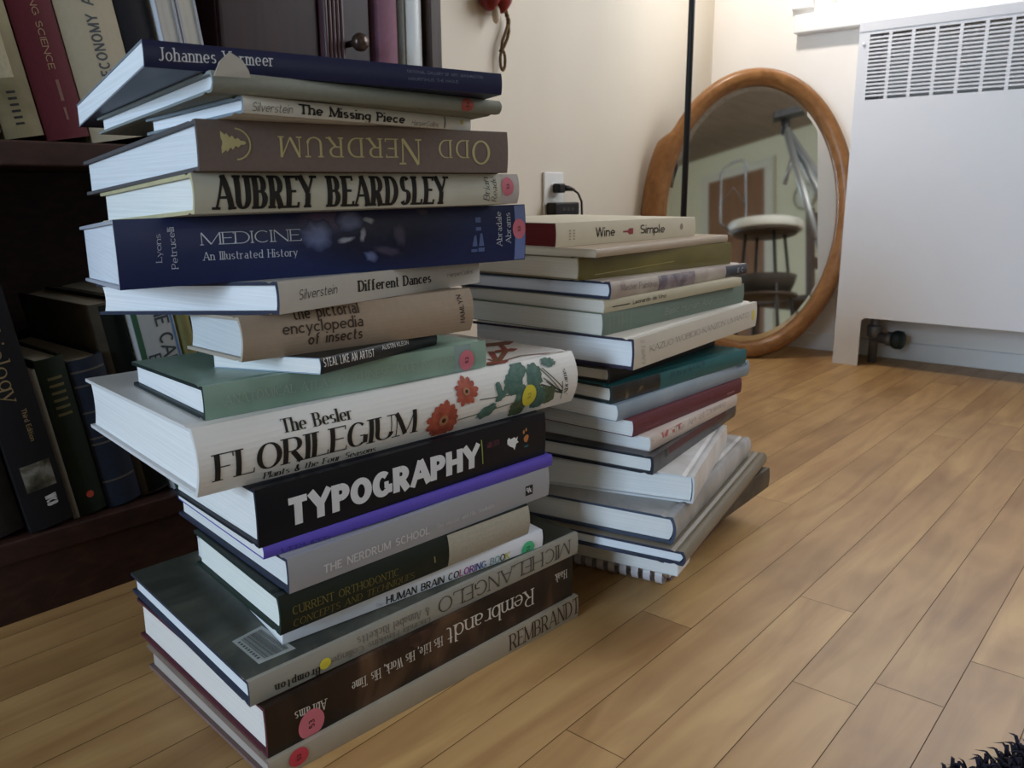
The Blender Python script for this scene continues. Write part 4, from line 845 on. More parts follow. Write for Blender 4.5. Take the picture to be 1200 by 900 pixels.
 'blue10': {'side': 'R', 'i': 9, 'x': -0.4609, 'y': 0.7098, 'th': 1.5658, 'L': 0.3126, 'W': 0.22, 'b': [0.19387, -0.0082, 0.00118], 't': [0.21181, -0.00203, 0.00125], 'text': [['Baxter', 0.27646, 0.76831, 0.03252, 0.01118, 0.0, 0.23868, 'sansb']], 'spot': {}},
 'teal9': {'side': 'R', 'i': 10, 'x': -0.4686, 'y': 0.7091, 'th': 1.5289, 'L': 0.2953, 'W': 0.22, 'b': [0.21182, -0.00208, 0.00118], 't': [0.23119, -0.0042, 0.00153], 'text': [['Physics', 0.11341, 0.46777, 0.07583, 0.28958, 0.0, 0.38666, 'sans']], 'spot': {'split': [0.092, 0.54949]}},
 'small8': {'side': 'R', 'i': 11, 'x': -0.4782, 'y': 0.7192, 'th': 1.6462, 'L': 0.2821, 'W': 0.22, 'b': [0.23116, -0.00399, 0.00202], 't': [0.24835, 0.01339, -6e-05], 'text': [], 'spot': {}},
 'white7': {'side': 'R', 'i': 12, 'x': -0.4517, 'y': 0.7235, 'th': 1.6183, 'L': 0.3305, 'W': 0.22, 'b': [0.24838, 0.01339, 0.00032], 't': [0.28136, 0.01367, -0.00102], 'text': [['LIVRES', 0.02567, 0.09, -0.00442, 0.79072, -0.0084, 0.0, 'hand'], ['KAZUO WOBIOIO KANZON UMANTO', 0.03339, 0.42985, 0.26823, 0.06486, 0.0, 0.20567, 'serif']], 'spot': {'yst': [0.31806, 0.50813]}},
 'green6': {'side': 'R', 'i': 13, 'x': -0.4885, 'y': 0.7187, 'th': 1.5466, 'L': 0.3206, 'W': 0.22, 'b': [0.28128, 0.01371, -4e-05], 't': [0.3051, 0.01704, -0.00063], 'text': [['Basic Human Anatomy', 0.12265, 0.31223, 0.14197, 0.01246, 0.0, 0.3229, 'hand']], 'spot': {}},
 'leonardo5': {'side': 'R', 'i': 14, 'x': -0.4885, 'y': 0.7212, 'th': 1.5187, 'L': 0.2933, 'W': 0.22, 'b': [0.30514, 0.01705, -0.00016], 't': [0.31919, 0.00616, -0.00013], 'text': [['Leonardo da Vinci', 0.05099, 0.30012, 0.06551, 0.06749, 0.0, 0.36351, 'sans']], 'spot': {'l0': [0.0135, 0.4092], 'l1': [0.04519, 0.41768]}},
 'painting4': {'side': 'R', 'i': 15, 'x': -0.4857, 'y': 0.729, 'th': 1.5718, 'L': 0.3273, 'W': 0.22, 'b': [0.31924, 0.00614, -0.00045], 't': [0.33811, -0.00603, -0.00147], 'text': [['Master Paintings', 0.01835, 0.40773, 0.07588, -0.08015, 0.0, 0.39852, 'serif']], 'spot': {'dk0': [0.27829, -0.00276], 'dk1': [0.312, 0.78317], 'pt0': [0.09685, 0.49014], 'pt1': [0.18281, 0.79824], 'px0': [0.183, 0.67321], 'px1': [0.26266, 0.572]}},
 'olive3': {'side': 'R', 'i': 16, 'x': -0.52, 'y': 0.7182, 'th': 1.5057, 'L': 0.3166, 'W': 0.22, 'b': [0.33812, -0.00592, -0.00187], 't': [0.36294, 0.00361, -0.00052], 'text': [], 'spot': {'g0': [0.02686, 0.18184], 'g1': [0.1806, 0.40721], 'h0': [0.11298, 0.78888], 'h1': [0.15453, 0.77319]}},
 'tan2': {'side': 'R', 'i': 17, 'x': -0.5003, 'y': 0.7215, 'th': 1.6008, 'L': 0.3217, 'W': 0.22, 'b': [0.36296, 0.00355, -0.00086], 't': [0.37179, 0.00586, 0.00066], 'text': [], 'spot': {}},
 'wine1': {'side': 'R', 'i': 18, 'x': -0.5514, 'y': 0.7192, 'th': 1.5054, 'L': 0.2763, 'W': 0.22, 'b': [0.37182, 0.00578, 0.00122], 't': [0.39806, -0.00021, 0.00098], 'text': [['Wine', 0.06779, 0.31599, 0.0356, -0.00072, 0.0, 0.41928, 'sansb'], ['Simple', 0.15322, 0.32603, 0.0523, -0.03251, 0.0, 0.42532, 'sansb']], 'spot': {'b0': [0.1189, 0.47152], 'b1': [0.13918, 0.47582], 'd': [0.02499, 0.47448], 'lg': [0.24327, 0.53586]}},
}

# ------------------------------------------------------------------ the two stacks of books
FRONT = 'books in the front stack'; REAR = 'books in the rear stack'
def paperm(col): return page_mat('paper_%s' % '_'.join('%d' % (100*q) for q in col), col)
WP = (.80, .80, .78); CP = (.74, .69, .60); TP = (.66, .58, .46)
def stack_book(key, name, label, cols, hard=True, paper=WP, bulge=.0012, c=None, ov=None, concave=0.0, W=None, L=None, dz=0.0):
    d = BOOKS[key]
    r = thing(name, label, 'book', (d['x'], d['y'], d['b'][0]), d['th'], FRONT if d['side'] == 'L' else REAR)
    bk = Book(r, L or d['L'], W or d['W'], (d['b'][0]+dz, *d['b'][1:]), d['t'], bulge, c if c is not None else (.0027 if hard else .0006), ov if ov is not None else (.0035 if hard else .0), z0=d['b'][0])
    bk.cover(cols, hard=hard)
    bk.pages(paperm(paper), concave=concave)
    return bk, d, d['spot']
def titles(bk, d, mats, idx=None, name='title'):
    for i, t in enumerate(d['text']):
        if idx is None or i in idx: bk.text(t, mats[min(i, len(mats)-1)] if isinstance(mats, list) else mats, name)
PINK = mat('pink_sticker', (.62, .17, .22), .6, var=.08); REDS = mat('red_sticker', (.50, .05, .07), .6, var=.08); GRN = mat('green_sticker', (.08, .50, .24), .6, var=.05); YEL = mat('yellow_sticker', (.72, .62, .06), .6, var=.06)
DK = mat('dark_text_ink', (.02, .018, .016), .6); BRN = mat('brown_text_ink', (.06, .04, .03), .6); WH = mat('white_text_ink', (.78, .78, .78), .6); SILV = mat('silver_text', (.66, .66, .68), .5)
NAVYB = mat('navy_boards', (.030, .036, .065), .6, var=.2, scale=150, bump=.1)
def seg(bk, u0, u1, f0, f1, mt, name='panel', off=.00015): return strip(bk, u0, u1, f0, f1, mt, name, off)

# 1  beige, at the very bottom
bei = mat('beige_jacket', (.36, .315, .245), .55, var=.12, scale=30)
bk, d, s = stack_book('rembrandt_beige', 'hardcover_book', 'beige hardcover lying on the floor at the bottom of the front stack', [bei, mat('dull_rose_boards', (.20, .13, .12), .7, var=.2)], paper=(.44, .38, .33))
titles(bk, d, BRN); bk.sticker(s['st'], .0085, REDS, DK)
# 2  dark painted jacket
dkp = ramp_mat('dark_painted_jacket', [(.34, (.012, .008, .007)), (.55, (.032, .018, .012)), (.72, (.11, .060, .035)), (.85, (.20, .13, .09))], .35, 11, dist=1.0, stretch=(1.6, 1, 1))
bk, d, s = stack_book('rembrandt_dark', 'hardcover_book', 'thick dark brown hardcover with upside-down white title, second from the floor in the front stack', [dkp, mat('wine_boards', (.10, .022, .032), .7, var=.2)], paper=(.80, .75, .70))
titles(bk, d, [mat('ivory_text', (.62, .58, .52), .6)]); bk.sticker(s['st'], .0115, PINK, DK, ry=.013)
bk.patch([bk.blob(s['fig'], .016, .012, 20, .12, .5, 3), bk.blob((s['fig'][0]-.006, s['fig'][1]+.1), .007, .008, 16, .1)], [ramp_mat('painted_figure', [(.3, (.022, .011, .008)), (.7, (.085, .042, .032))], .4, 60)], 'painted_figure', off=.0001)
# 3  grey green hardcover
gg = mat('stone_grey_jacket', (.33, .315, .27), .5, var=.1, scale=25)
bk, d, s = stack_book('michelangelo', 'hardcover_book', 'grey hardcover with dark marbled front and barcode under the white colouring book', [gg, NAVYB], paper=(.80, .82, .84))
b = bk; mar = ramp_mat('marbled_front', [(.3, (.022, .026, .022)), (.48, (.055, .060, .048)), (.72, (.13, .13, .10))], .4, 14, dist=1.3)
n = 8; ug = [bk.L*i/n for i in range(n+1)]; vg = [.005, .02, bk.W*.4, bk.W*.7, bk.W]
V = [(u, v, bk.zt(u, v)+.0001) for u in ug for j, v in enumerate(vg)]; K = len(vg)
obj('front_cover_art', V, [(i*K+j, (i+1)*K+j, (i+1)*K+j+1, i*K+j+1) for i in range(n) for j in range(K-1)], mar, bk.root, None, 'flatpatch')
q = d['barcode']; P = lambda a, b_: ((q[0][0]*(1-a)+q[1][0]*a)*(1-b_)+(q[3][0]*(1-a)+q[2][0]*a)*b_, (q[0][1]*(1-a)+q[1][1]*a)*(1-b_)+(q[3][1]*(1-a)+q[2][1]*a)*b_)
V = []; Fc = []; MI = []
def tq(a0, a1, b0, b1, mi, o):
    k_ = len(V)
    for a_, b_ in ((a0, b0), (a1, b0), (a1, b1), (a0, b1)): u, v = P(a_, b_); V.append((u, v, bk.zt(u, v)+o))
    Fc.append((k_, k_+1, k_+2, k_+3)); MI.append(mi)
tq(0, 1, 0, 1, 0, .0002); rn = random.Random(2); a_ = .22
while a_ < .9:
    w_ = rn.choice((.008, .014, .02)); tq(a_, a_+w_, .08, .92, 1, .0003); a_ += w_+rn.choice((.008, .014, .022))
for i in range(9): tq(.08, .16, .12+i*.085, .17+i*.085, 1, .0003)
obj('barcode_label', V, Fc, [mat('label_paper', (.42, .44, .42), .5), mat('barcode_ink', (.07, .08, .08), .5)], bk.root, MI, 'flatpatch')
titles(bk, d, [mat('grey_brown_ink', (.075, .065, .055), .6), mat('mid_grey_ink', (.15, .14, .12), .6), mat('mid_grey_ink', (.15, .14, .12), .6), DK]); bk.sticker(s['yst'], .005, YEL, YEL)
# 4  white colouring book
bk, d, s = stack_book('brain', 'paperback_book', 'thin white paperback with multicoloured block title and green sticker in the front stack', [mat('white_card_cover', (.78, .80, .86), .35), mat('white_card_cover', (.78, .80, .86), .35)], hard=False, dz=.0006)
bk.text(d['text'][0], mat('pale_grey_ink', (.4, .4, .42), .6))
LM = [DK]+[mat('ink_%s' % n_, c_, .5) for n_, c_ in (('pink', (.55, .10, .20)), ('magenta', (.35, .03, .28)), ('violet', (.22, .05, .33)), ('plum', (.12, .03, .25)), ('blue', (.04, .07, .30)), ('steel', (.05, .14, .34)), ('grey_blue', (.25, .32, .40)), ('teal', (.20, .40, .38)), ('lime', (.55, .55, .08)), ('olive', (.45, .42, .08)), ('mint', (.40, .44, .38)), ('slate', (.10, .12, .18)))]
bk.text(d['text'][1], LM, 'title', [0]*12+[1, 2, 3, 4, 5, 6, 7, 8]+[0]+[9, 10, 11, 12])
bk.sticker(s['st'], .008, GRN, DK)
# 5  half dark, half cloth
clo = mat('oatmeal_cloth', (.40, .36, .285), .8, var=.12, scale=300, bump=.3); dgr = mat('black_green_paper', (.012, .018, .013), .45, var=.2)
bk, d, s = stack_book('ortho', 'hardcover_book', 'textbook with spine half black green with gold words, half oatmeal cloth', [dgr, mat('dark_green_boards', (.016, .03, .024), .6)], paper=(.84, .86, .80), bulge=.003)
seg(bk, s['split'][0], bk.L-.0005, .02, .98, clo, 'cloth_spine', off=.0006); DG = mat('dull_gold', (.19, .155, .04), .5)
titles(bk, d, [DG, DG, mat('tarnished_gold', (.35, .30, .14), .5), DK])
# 6  silver grey
sg = mat('silver_grey_jacket', (.36, .36, .385), .38, var=.05, scale=12)
bk, d, s = stack_book('nerdrum_school', 'hardcover_book', 'silver grey hardcover with white capitals and small black square logo', [sg, NAVYB], paper=WP)
T = bk.T(); seg(bk, s['sq'][0]-.0048, s['sq'][0]+.0048, s['sq'][1]-.0048/T, s['sq'][1]+.0048/T, DK, 'logo_square'); titles(bk, d, [SILV, mat('pale_silver', (.60, .60, .62), .5)], (0, 1))
bk.text(d['text'][2], WH, 'logo_letters', off=.0005)
# 7  purple
pu = mat('violet_cover', (.125, .085, .50), .45, var=.06)
bk, d, s = stack_book('purple', 'paperback_book', 'thin violet paperback between the black book and the silver grey book', [pu, pu], hard=False); titles(bk, d, mat('deep_violet_ink', (.03, .02, .14), .5))
# 8  black typography
bl = mat('soft_black_jacket', (.008, .009, .013), .35, var=.1)
bk, d, s = stack_book('typography', 'hardcover_book', 'black hardcover with very bold white capitals under the white flowered book', [bl, mat('black_boards', (.016, .018, .026), .5)], paper=(.84, .84, .82), concave=.004)
titles(bk, d, mat('bright_white_ink', (.74, .74, .76), .5))
lines_patch(bk, [(s['ln0'], s['ln1'])], .0012, mat('yellow_green_line', (.30, .33, .08), .5), 'rule')
seg(bk, s['bl0'][0], s['bl1'][0], s['bl0'][1]+.1, s['bl1'][1]-.05, ramp_mat('dim_red_block', [(.45, (.02, .012, .018)), (.55, (.10, .02, .03))], .5, 260), 'dim_print')
T = bk.T(); bx, bf = s['bird']
bk.patch([[(bx+x*.001, bf+y*.001/T) for x, y in ((-7, 4), (-5, 6), (-3, 4), (2, 5), (4, 3), (6, 5), (5, 1), (7, -1), (4, -2), (3, -5), (2, -8), (0, -5), (-4, -3), (-7, 0))]], [WH], 'bird_mark')
bk.patch([bk.blob(s['org'], .0035, .0035, 9, .25, 0, 1), bk.blob((s['org'][0]-.003, s['org'][1]+.16), .0012, .002), bk.blob((s['org'][0]+.0, s['org'][1]+.2), .001, .0018), bk.blob((s['org'][0], s['org'][1]-.18), .003, .0012)], [mat('orange_ink', (.50, .19, .06), .5), mat('teal_ink', (.02, .12, .13), .5)], 'orange_mark', midx=[0, 0, 0, 1])
# 9  the big white flowered book
wj = mat('warm_white_jacket', (.82, .79, .75), .32, var=.02, scale=15); wb = mat('white_cloth_boards', (.66, .65, .65), .7)
bk, d, s = stack_book('florilegium', 'hardcover_book', 'largest white hardcover with red and green flowers on its rounded spine', [wj, wb], paper=(.86, .86, .85), bulge=.009, concave=.006, c=.003)
titles(bk, d, DK); T = bk.T(); pxm = .00040
PET = [ramp_mat('red_petals', [(.3, (.30, .055, .035)), (.7, (.50, .12, .07))], .5, 150), mat('flower_centre', (.42, .20, .10), .6), mat('flower_eye', (.05, .02, .015), .6)]
def daisy(c, r, n, seed):
    rn = random.Random(seed); loops = []; mi = []
    for i in range(n):
        a = 2*PI*i/n+rn.random()*.12; rr = r*(.88+.2*rn.random()); wd = r*.20
        pts = []
        for t, w_ in ((.12, .25), (.4, .8), (.7, 1.0), (.88, .75), (1.0, .05), (.88, -.75), (.7, -1.0), (.4, -.8), (.12, -.25)):
            x = rr*t*math.cos(a)-wd*w_*math.sin(a); y = rr*t*math.sin(a)+wd*w_*math.cos(a); pts.append((c[0]+x, c[1]+y/T))
        loops.append(pts); mi.append(0)
    loops += [bk.blob(c, r*.27, r*.27), bk.blob(c, r*.12, r*.12)]; mi += [1, 2]
    bk.patch(loops, PET, 'red_flower', off=.0003, midx=mi, rings=2)
daisy(s['d1'], .0135, 12, 1); daisy(s['d2'], .0182, 15, 4)
LEAF = [ramp_mat('blue_green_leaf', [(.3, (.05, .115, .095)), (.7, (.11, .20, .16))], .6, 180), ramp_mat('olive_leaf', [(.3, (.06, .085, .04)), (.7, (.12, .155, .085))], .6, 180)]
STEM = mat('grey_green_stem', (.10, .12, .09), .6)
lines_patch(bk, [(s['s1'], s['s1e']), (s['s2'], s['s2e'])], .0009, STEM, 'flower_stems', off=.00028)
loops = []; mi = []
def lobe(c, r1, r2, a, m_, seed, n=22): loops.append(bk.blob(c, r1, r2, n, .16, a, seed)); mi.append(m_)
for k, r1, r2, a, m_ in (('l1', .0105, .0095, .8, 0), ('l2', .011, .0105, .2, 0), ('l3', .0105, .012, 0, 0), ('l4', .010, .010, .3, 1), ('l5', .010, .0125, 0, 0), ('l6b', .0095, .012, .2, 0), ('l6', .011, .0085, .1, 1), ('la', .009, .0035, .6, 0), ('la2', .0035, .0085, .2, 0), ('lb', .0115, .0055, .35, 0), ('ltop', .009, .0042, -.1, 0)): lobe(s[k], r1, r2, a, m_, len(loops)+5)
bk.patch(loops, LEAF, 'green_leaves', off=.0003, midx=mi)
f0 = s['f0']
lines_patch(bk, [(f0, s[k]) for k in ('f1', 'f2', 'f3', 'f4', 'f5')]+[((f0[0], f0[1]-.12), (f0[0]-.002, f0[1]+.25)), ((f0[0], f0[1]+.1), (s['f1'][0]+.004, s['f1'][1]-.02)), ((f0[0], f0[1]+.05), (s['f2'][0]-.004, s['f2'][1]-.1))], .0009, mat('dark_stem', (.035, .05, .035), .6), 'root_stems', off=.0004)
bk.sticker(s['yst'], .0088, YEL, mat('sticker_grey', (.30, .28, .08), .6), ry=.0108, off=.0011)
V = []; Fc = []; q = d['red']
def top_ribbon(pts, wd, off):
    for (a, b_) in zip(pts, pts[1:]):
        dx, dy = b_[0]-a[0], b_[1]-a[1]; l = math.hypot(dx, dy); nx, ny = -dy/l*wd/2, dx/l*wd/2; k_ = len(V)
        for p in ((a[0]+nx, a[1]+ny), (a[0]-nx, a[1]-ny), (b_[0]-nx, b_[1]-ny), (b_[0]+nx, b_[1]+ny)): V.append((p[0], p[1], bk.zt(*p)+off))
        Fc.append((k_, k_+1, k_+2, k_+3))
top_ribbon(q[0:5], .003, .0003); top_ribbon([q[5], q[6], q[1], q[7]], .006, .0004)
for cx, cy, r in ((q[5][0], q[5][1], .012), (q[6][0], q[6][1], .009), (q[1][0], q[1][1], .008)):
    k_ = len(V); n = 9
    for i in range(n): V.append((cx+r*1.7*math.cos(2*PI*i/n), cy+r*(.6+.4*(i % 2))*math.sin(2*PI*i/n), bk.zt(cx, cy)+.0005))
    Fc.append(tuple(range(k_, k_+n)))
obj('front_cover_art', V, Fc, ramp_mat('red_brown_art', [(.35, (.32, .03, .03)), (.6, (.17, .08, .03))], .5, 90), bk.root, None, 'flatpatch')
# 10  sage green atlas
ag = ramp_mat('sage_green_jacket', [(.3, (.20, .31, .245)), (.7, (.30, .42, .34))], .33, 14, dist=1.2)
bk, d, s = stack_book('atlas', 'hardcover_book', 'sage green hardcover with pink sticker lying on the big white flowered book', [ag, mat('green_black_boards', (.014, .024, .024), .5)], paper=(.84, .85, .86), c=.003)
titles(bk, d, mat('pale_sage_text', (.36, .45, .38), .5))
seg(bk, s['tape0'][0], s['tape1'][0], .01, .985, mat('clear_tape', (.27, .35, .33), .25), 'tape'); bk.sticker(s['st'], .0083, PINK, DK, ry=.0095)
# 11  small black paperback
bp = mat('black_card_cover', (.010, .012, .012), .4)
bk, d, s = stack_book('steal', 'paperback_book', 'small black paperback with hand-drawn white capitals under the tan book', [bp, mat('sky_blue_cover', (.35, .45, .55), .3)], hard=False)
titles(bk, d, WH)
# 12  tan
tn = mat('tan_cloth', (.38, .285, .205), .7, var=.07, scale=200, bump=.15)
bk, d, s = stack_book('insects', 'hardcover_book', 'tan hardcover with three lines of brown lowercase words on its rounded spine', [tn, mat('pale_tan_boards', (.42, .36, .29), .6)], paper=(.62, .66, .68), bulge=.006, concave=.004)
titles(bk, d, [BRN])
# 13  grey white with navy boards
gw = mat('grey_white_jacket', (.56, .545, .52), .45, var=.05)
bk, d, s = stack_book('dances', 'hardcover_book', 'pale grey jacketed hardcover with navy boards under the blue book', [gw, NAVYB], paper=(.88, .90, .92), concave=.003)
titles(bk, d, DK)
# 14  navy illustrated
nj = mat('deep_blue_jacket', (.018, .026, .085), .3, var=.25, scale=12)
bk, d, s = stack_book('medicine', 'hardcover_book', 'deep blue hardcover with thin white capitals and a dim painting on its spine', [nj, mat('white_blue_boards', (.40, .42, .48), .6)], paper=(.74, .78, .84), bulge=.002)
titles(bk, d, mat('pale_blue_white_ink', (.62, .64, .70), .5)); T = bk.T()
JE = (.018, .026, .085); NE = (.012, .016, .045)
art = [soft_mat('dusk_mauve', JE, (.085, .06, .13)), soft_mat('dusk_blue', JE, (.15, .18, .34)), soft_mat('pale_dusk', NE, (.36, .38, .46)), soft_mat('night_paint', JE, NE), soft_mat('dim_dusk', NE, (.07, .06, .11))]
bk.patch([bk.blob((.207, .5), .080, .026, 30, .04, 0, 2), bk.blob(s['pink'], .026, .012, 22, .06), bk.blob((s['p1'][0]-.002, s['p1'][1]), .014, .013, 22, .15, 0, 3), bk.blob(s['p2'], .012, .010, 18, .15, .4, 4), bk.blob(s['p3'], .006, .003, 12, .2, -.3, 1), bk.blob(s['p4'], .008, .0028, 14, .2, .15, 2), bk.blob(s['p5'], .0075, .0045, 14, .2, -.5, 3), bk.blob(s['p6'], .003, .006, 12, .2, -.2, 5), bk.blob(s['p7'], .006, .011, 14, .2, .2, 6), bk.blob((s['p7'][0]-.012, s['p7'][1]-.25), .016, .0045, 16, .2, -.2, 7), bk.blob(s['p8'], .007, .0045, 12, .2, -.3, 6)],
         art, 'spine_painting', midx=[3, 0, 1, 1, 2, 2, 1, 2, 4, 4, 4], rings=5)
u, f = s['bars']; u2, f2 = s['as']
bk.patch([[(u-.0026, f+.05), (u+.0026, f+.05), (u+.0026, f+.14), (u-.0026, f+.14)], [(u-.0026, f-.09), (u+.0026, f-.09), (u+.0026, f-.03), (u-.0026, f-.03)], [(u2-.006, f2-.02), (u2-.001, f2-.02), (u2-.002, f2+.17), (u2-.004, f2+.17)], [(u2+.0005, f2-.02), (u2+.006, f2-.02), (u2+.004, f2+.2), (u2+.002, f2+.2)], [(u2-.007, f2-.12), (u2-.001, f2-.12), (u2-.001, f2-.07), (u2-.007, f2-.07)], [(u2+.0, f2-.12), (u2+.0065, f2-.12), (u2+.0065, f2-.05), (u2+.0, f2-.05)]], [mat('dim_blue_print', (.10, .14, .30), .5)], 'emblem', off=.0003)
seg(bk, s['tape0'][0]+.006, bk.L-.0006, .01, .99, mat('light_blue_tape', (.15, .20, .42), .35), 'tape'); bk.sticker((min(s['st'][0], bk.L-.007), s['st'][1]), .0068, PINK, DK, ry=.009)
# 15  cream with heavy capitals
cj = ramp_mat('aged_cream_jacket', [(.3, (.50, .48, .38)), (.75, (.62, .60, .52))], .42, 9)
bk, d, s = stack_book('beardsley', 'hardcover_book', 'cream jacketed hardcover with heavy black art nouveau capitals and pink sticker', [cj, mat('cream_yellow_boards', (.52, .47, .28), .6, var=.2)], paper=(.84, .86, .84), bulge=.003)
titles(bk, d, [DK]); seg(bk, s['st'][0]-.006, bk.L-.0005, .02, .98, mat('milky_tape', (.52, .47, .46), .3), 'tape'); bk.sticker(s['st'], .0065, PINK, DK, ry=.008)
# 16  taupe cloth, gold upside-down
tc = mat('taupe_cloth', (.175, .130, .112), .75, var=.1, scale=260, bump=.25)
bk, d, s = stack_book('odd_nerdrum', 'hardcover_book', 'taupe cloth hardcover with upside-down gold capitals and a tree in an arc', [tc, mat('taupe_boards', (.10, .095, .10), .7)], paper=(.78, .82, .86))
OG = mat('old_gold', (.50, .44, .22), .45, .2); titles(bk, d, OG); T = bk.T()
c0 = s['logo']; R_ = s['logoR'][0]-c0[0]; R_ = max(R_, .0095); arc = []
for i in range(-9, 10):
    a = PI/2*i/9*.98; arc.append((c0[0]+R_*math.cos(a), c0[1]+R_*math.sin(a)/T))
lines_patch(bk, list(zip(arc, arc[1:])), .0010, OG, 'emblem_arc')
rn = random.Random(8); t0, t1 = s['tree0'], s['tree1']; pts = []; n = 9
for sg_ in (1, -1):
    seq = range(n+1) if sg_ == 1 else range(n, -1, -1)
    for i in seq:
        w_ = .0072*(1-i/n)**.8*(1.0 if i % 2 == 0 else .55); pts.append((t0[0]+(t1[0]-t0[0])*i/n, t0[1]+sg_*w_/T))
bk.patch([pts], [OG], 'emblem_tree')
# 17  thin white
wt = mat('thin_white_jacket', (.66, .66, .62), .45, var=.04)
bk, d, s = stack_book('missing_piece', 'hardcover_book', 'thin white hardcover with wobbly black lettering between the taupe and grey green books', [wt, mat('blue_grey_boards', (.20, .25, .29), .6)], paper=(.82, .86, .90), c=.0018)
titles(bk, d, DK); lines_patch(bk, [(s['bar0'], s['bar1'])], .0007, DK, 'rule'); bk.patch([bk.blob(s['ydot'], .002, .002)], [mat('faint_yellow', (.50, .48, .20), .6)], 'dot')
# 18  grey green cloth
gc = mat('grey_green_cloth', (.255, .265, .225), .8, var=.08, scale=260, bump=.3)
bk, d, s = stack_book('gray_green', 'hardcover_book', 'thin grey green cloth hardcover with a faded red sticker, just under the navy book', [gc, mat('grey_green_boards', (.22, .25, .25), .7)], paper=(.80, .84, .88), bulge=.003, c=.0018)
bk.sticker(s['st'], .0058, mat('faded_red', (.42, .10, .085), .6), DK, ry=.0055)
b = MB(); zt = lambda u, v: bk.zt(u, v)
pg = [(.000, -.0006, -.004), (.023, -.0006, -.003), (.021, -.0022, .0012), (.017, -.0035, .0062), (.009, -.0045, .0098), (.003, -.003, .004)]
V = [(u, v-.0008, zt(max(u, 0), 0)+dz) for u, v, dz in pg]
obj('torn_flap', V+[(x, y-.0006, z) for x, y, z in V], [tuple(range(6)), tuple(range(6, 12))[::-1]]+[(i, (i+1) % 6, 6+(i+1) % 6, 6+i) for i in range(6)], mat('torn_paper', (.58, .56, .52), .8, var=.1), bk.root)
# 19  navy softcover on top
nv = mat('navy_softcover', (.014, .017, .055), .38, var=.12, scale=20)
bk, d, s = stack_book('vermeer', 'paperback_book', 'navy softcover with silver lettering lying on top of the front stack', [nv, mat('pale_blue_lining', (.20, .23, .27), .5)], hard=False, paper=(.80, .85, .90), c=.0012)
titles(bk, d, [SILV, mat('dim_silver', (.20, .21, .26), .5)])

# ---- rear stack, from the floor up
# spiral notebook
d = BOOKS['spiral']
r = thing('spiral_notebook', 'spiral notebook with pale coil lying on the floor under the rear stack', 'notebook', (d['x'], d['y'], 0), d['th'], REAR)
bk = Book(r, d['L'], d['W']+.05, (0, 0, 0), d['t'], z0=0)
W_ = d['W']+.09
b = MB(); b.box(.012, .27, -.012, W_, .0004, .003, 0, .0006); b.build('back_cover', mat('plum_cover', (.16, .10, .13), .5, var=.15), r)
b = MB(); b.box(.012, .268, -.010, W_-.002, .0031, .0150); b.build('page_block', paperm((.74, .70, .66)), r)
b = MB(); b.box(.012, .27, -.012, W_, .0151, .0178, 0, .0006); b.build('front_cover', mat('plum_cover', (.16, .10, .13), .5, var=.15), r)
CO = mat('milky_plastic_coil', (.56, .52, .53), .3)
b = MB(); nl = 12
for i in range(nl):
    y = -.004+i*.0142
    ring = []
    for k_ in range(17):
        a = 2*PI*k_/16
        ring.append((.001+.0105*math.cos(a), .0112+.0105*math.sin(a)))
    vs = [(x, yy, z) for yy in (y-.0042, y+.0042) for x, z in ring]; n = 17
    b.add(vs, [(j, j+1, n+j+1, n+j) for j in range(16)])
b.tube([(.006, -.009, .0112), (.006, W_, .0112)], .0045, 10); b.build('coil', CO, r, True)
wh = mat('bright_white_paper', (.82, .83, .84), .7)
# pad of white paper
bk, d, s = stack_book('pad', 'paper_pad', 'pad of loose white paper sticking out between the spiral notebook and the brown book', [wh, wh], hard=False, c=.0004, paper=WP, L=.04)
# hidden brown, brown
dk17 = ramp_mat('mottled_dark_brown', [(.3, (.045, .036, .028)), (.7, (.12, .095, .07))], .5, 30)
bk, d, s = stack_book('dark17', 'hardcover_book', 'mottled dark brown hardcover low in the rear stack, far end out over the floor', [dk17, mat('dark_brown_boards', (.03, .026, .024), .6)], paper=TP)
bb = mat('khaki_brown_jacket', (.20, .165, .115), .4, var=.15, scale=20)
bk, d, s = stack_book('brown16', 'hardcover_book', 'thin khaki brown hardcover with navy edges under the grey glossy book in the rear stack', [bb, NAVYB], paper=(.80, .84, .88), bulge=.003)
gj = ramp_mat('glossy_grey_jacket', [(.3, (.20, .19, .19)), (.5, (.33, .32, .31)), (.75, (.48, .46, .45))], .25, 9, dist=1.2)
bk, d, s = stack_book('grey15', 'hardcover_book', 'thick glossy grey jacketed hardcover below the tilted white book in the rear stack', [gj, mat('slate_blue_boards', (.05, .065, .105), .5)], bulge=.004, concave=.003)
w14 = ramp_mat('pale_marbled_spine', [(.3, (.50, .47, .44)), (.7, (.70, .68, .67))], .4, 22)
bk, d, s = stack_book('white14', 'hardcover_book', 'thick white book turned at an angle under the narrow navy book, rear stack', [w14, mat('white_boards', (.62, .64, .66), .6)], c=.002, W=.235)
n13 = ramp_mat('worn_navy_jacket', [(.3, (.020, .020, .026)), (.7, (.075, .066, .064))], .35, 34)
bk, d, s = stack_book('navy13', 'hardcover_book', 'narrow navy black hardcover with a maroon upper band in the rear stack', [n13, mat('navy_black_boards', (.015, .018, .028), .5)])
seg(bk, s['m0'][0], s['m1'][0], .60, .97, mat('maroon_band', (.085, .022, .022), .5), 'maroon_band'); seg(bk, s['m0'][0]-.012, s['m0'][0]-.003, .55, .97, mat('small_black_tab', (.012, .012, .014), .4), 'tab')
p12 = ramp_mat('blush_cover', [(.35, (.58, .47, .42)), (.7, (.66, .58, .53))], .5, 18)
bk, d, s = stack_book('white12', 'paperback_book', 'blush white paperback just below the maroon book in the rear stack', [p12, p12], hard=False); titles(bk, d, mat('grey_print', (.24, .20, .19), .6))
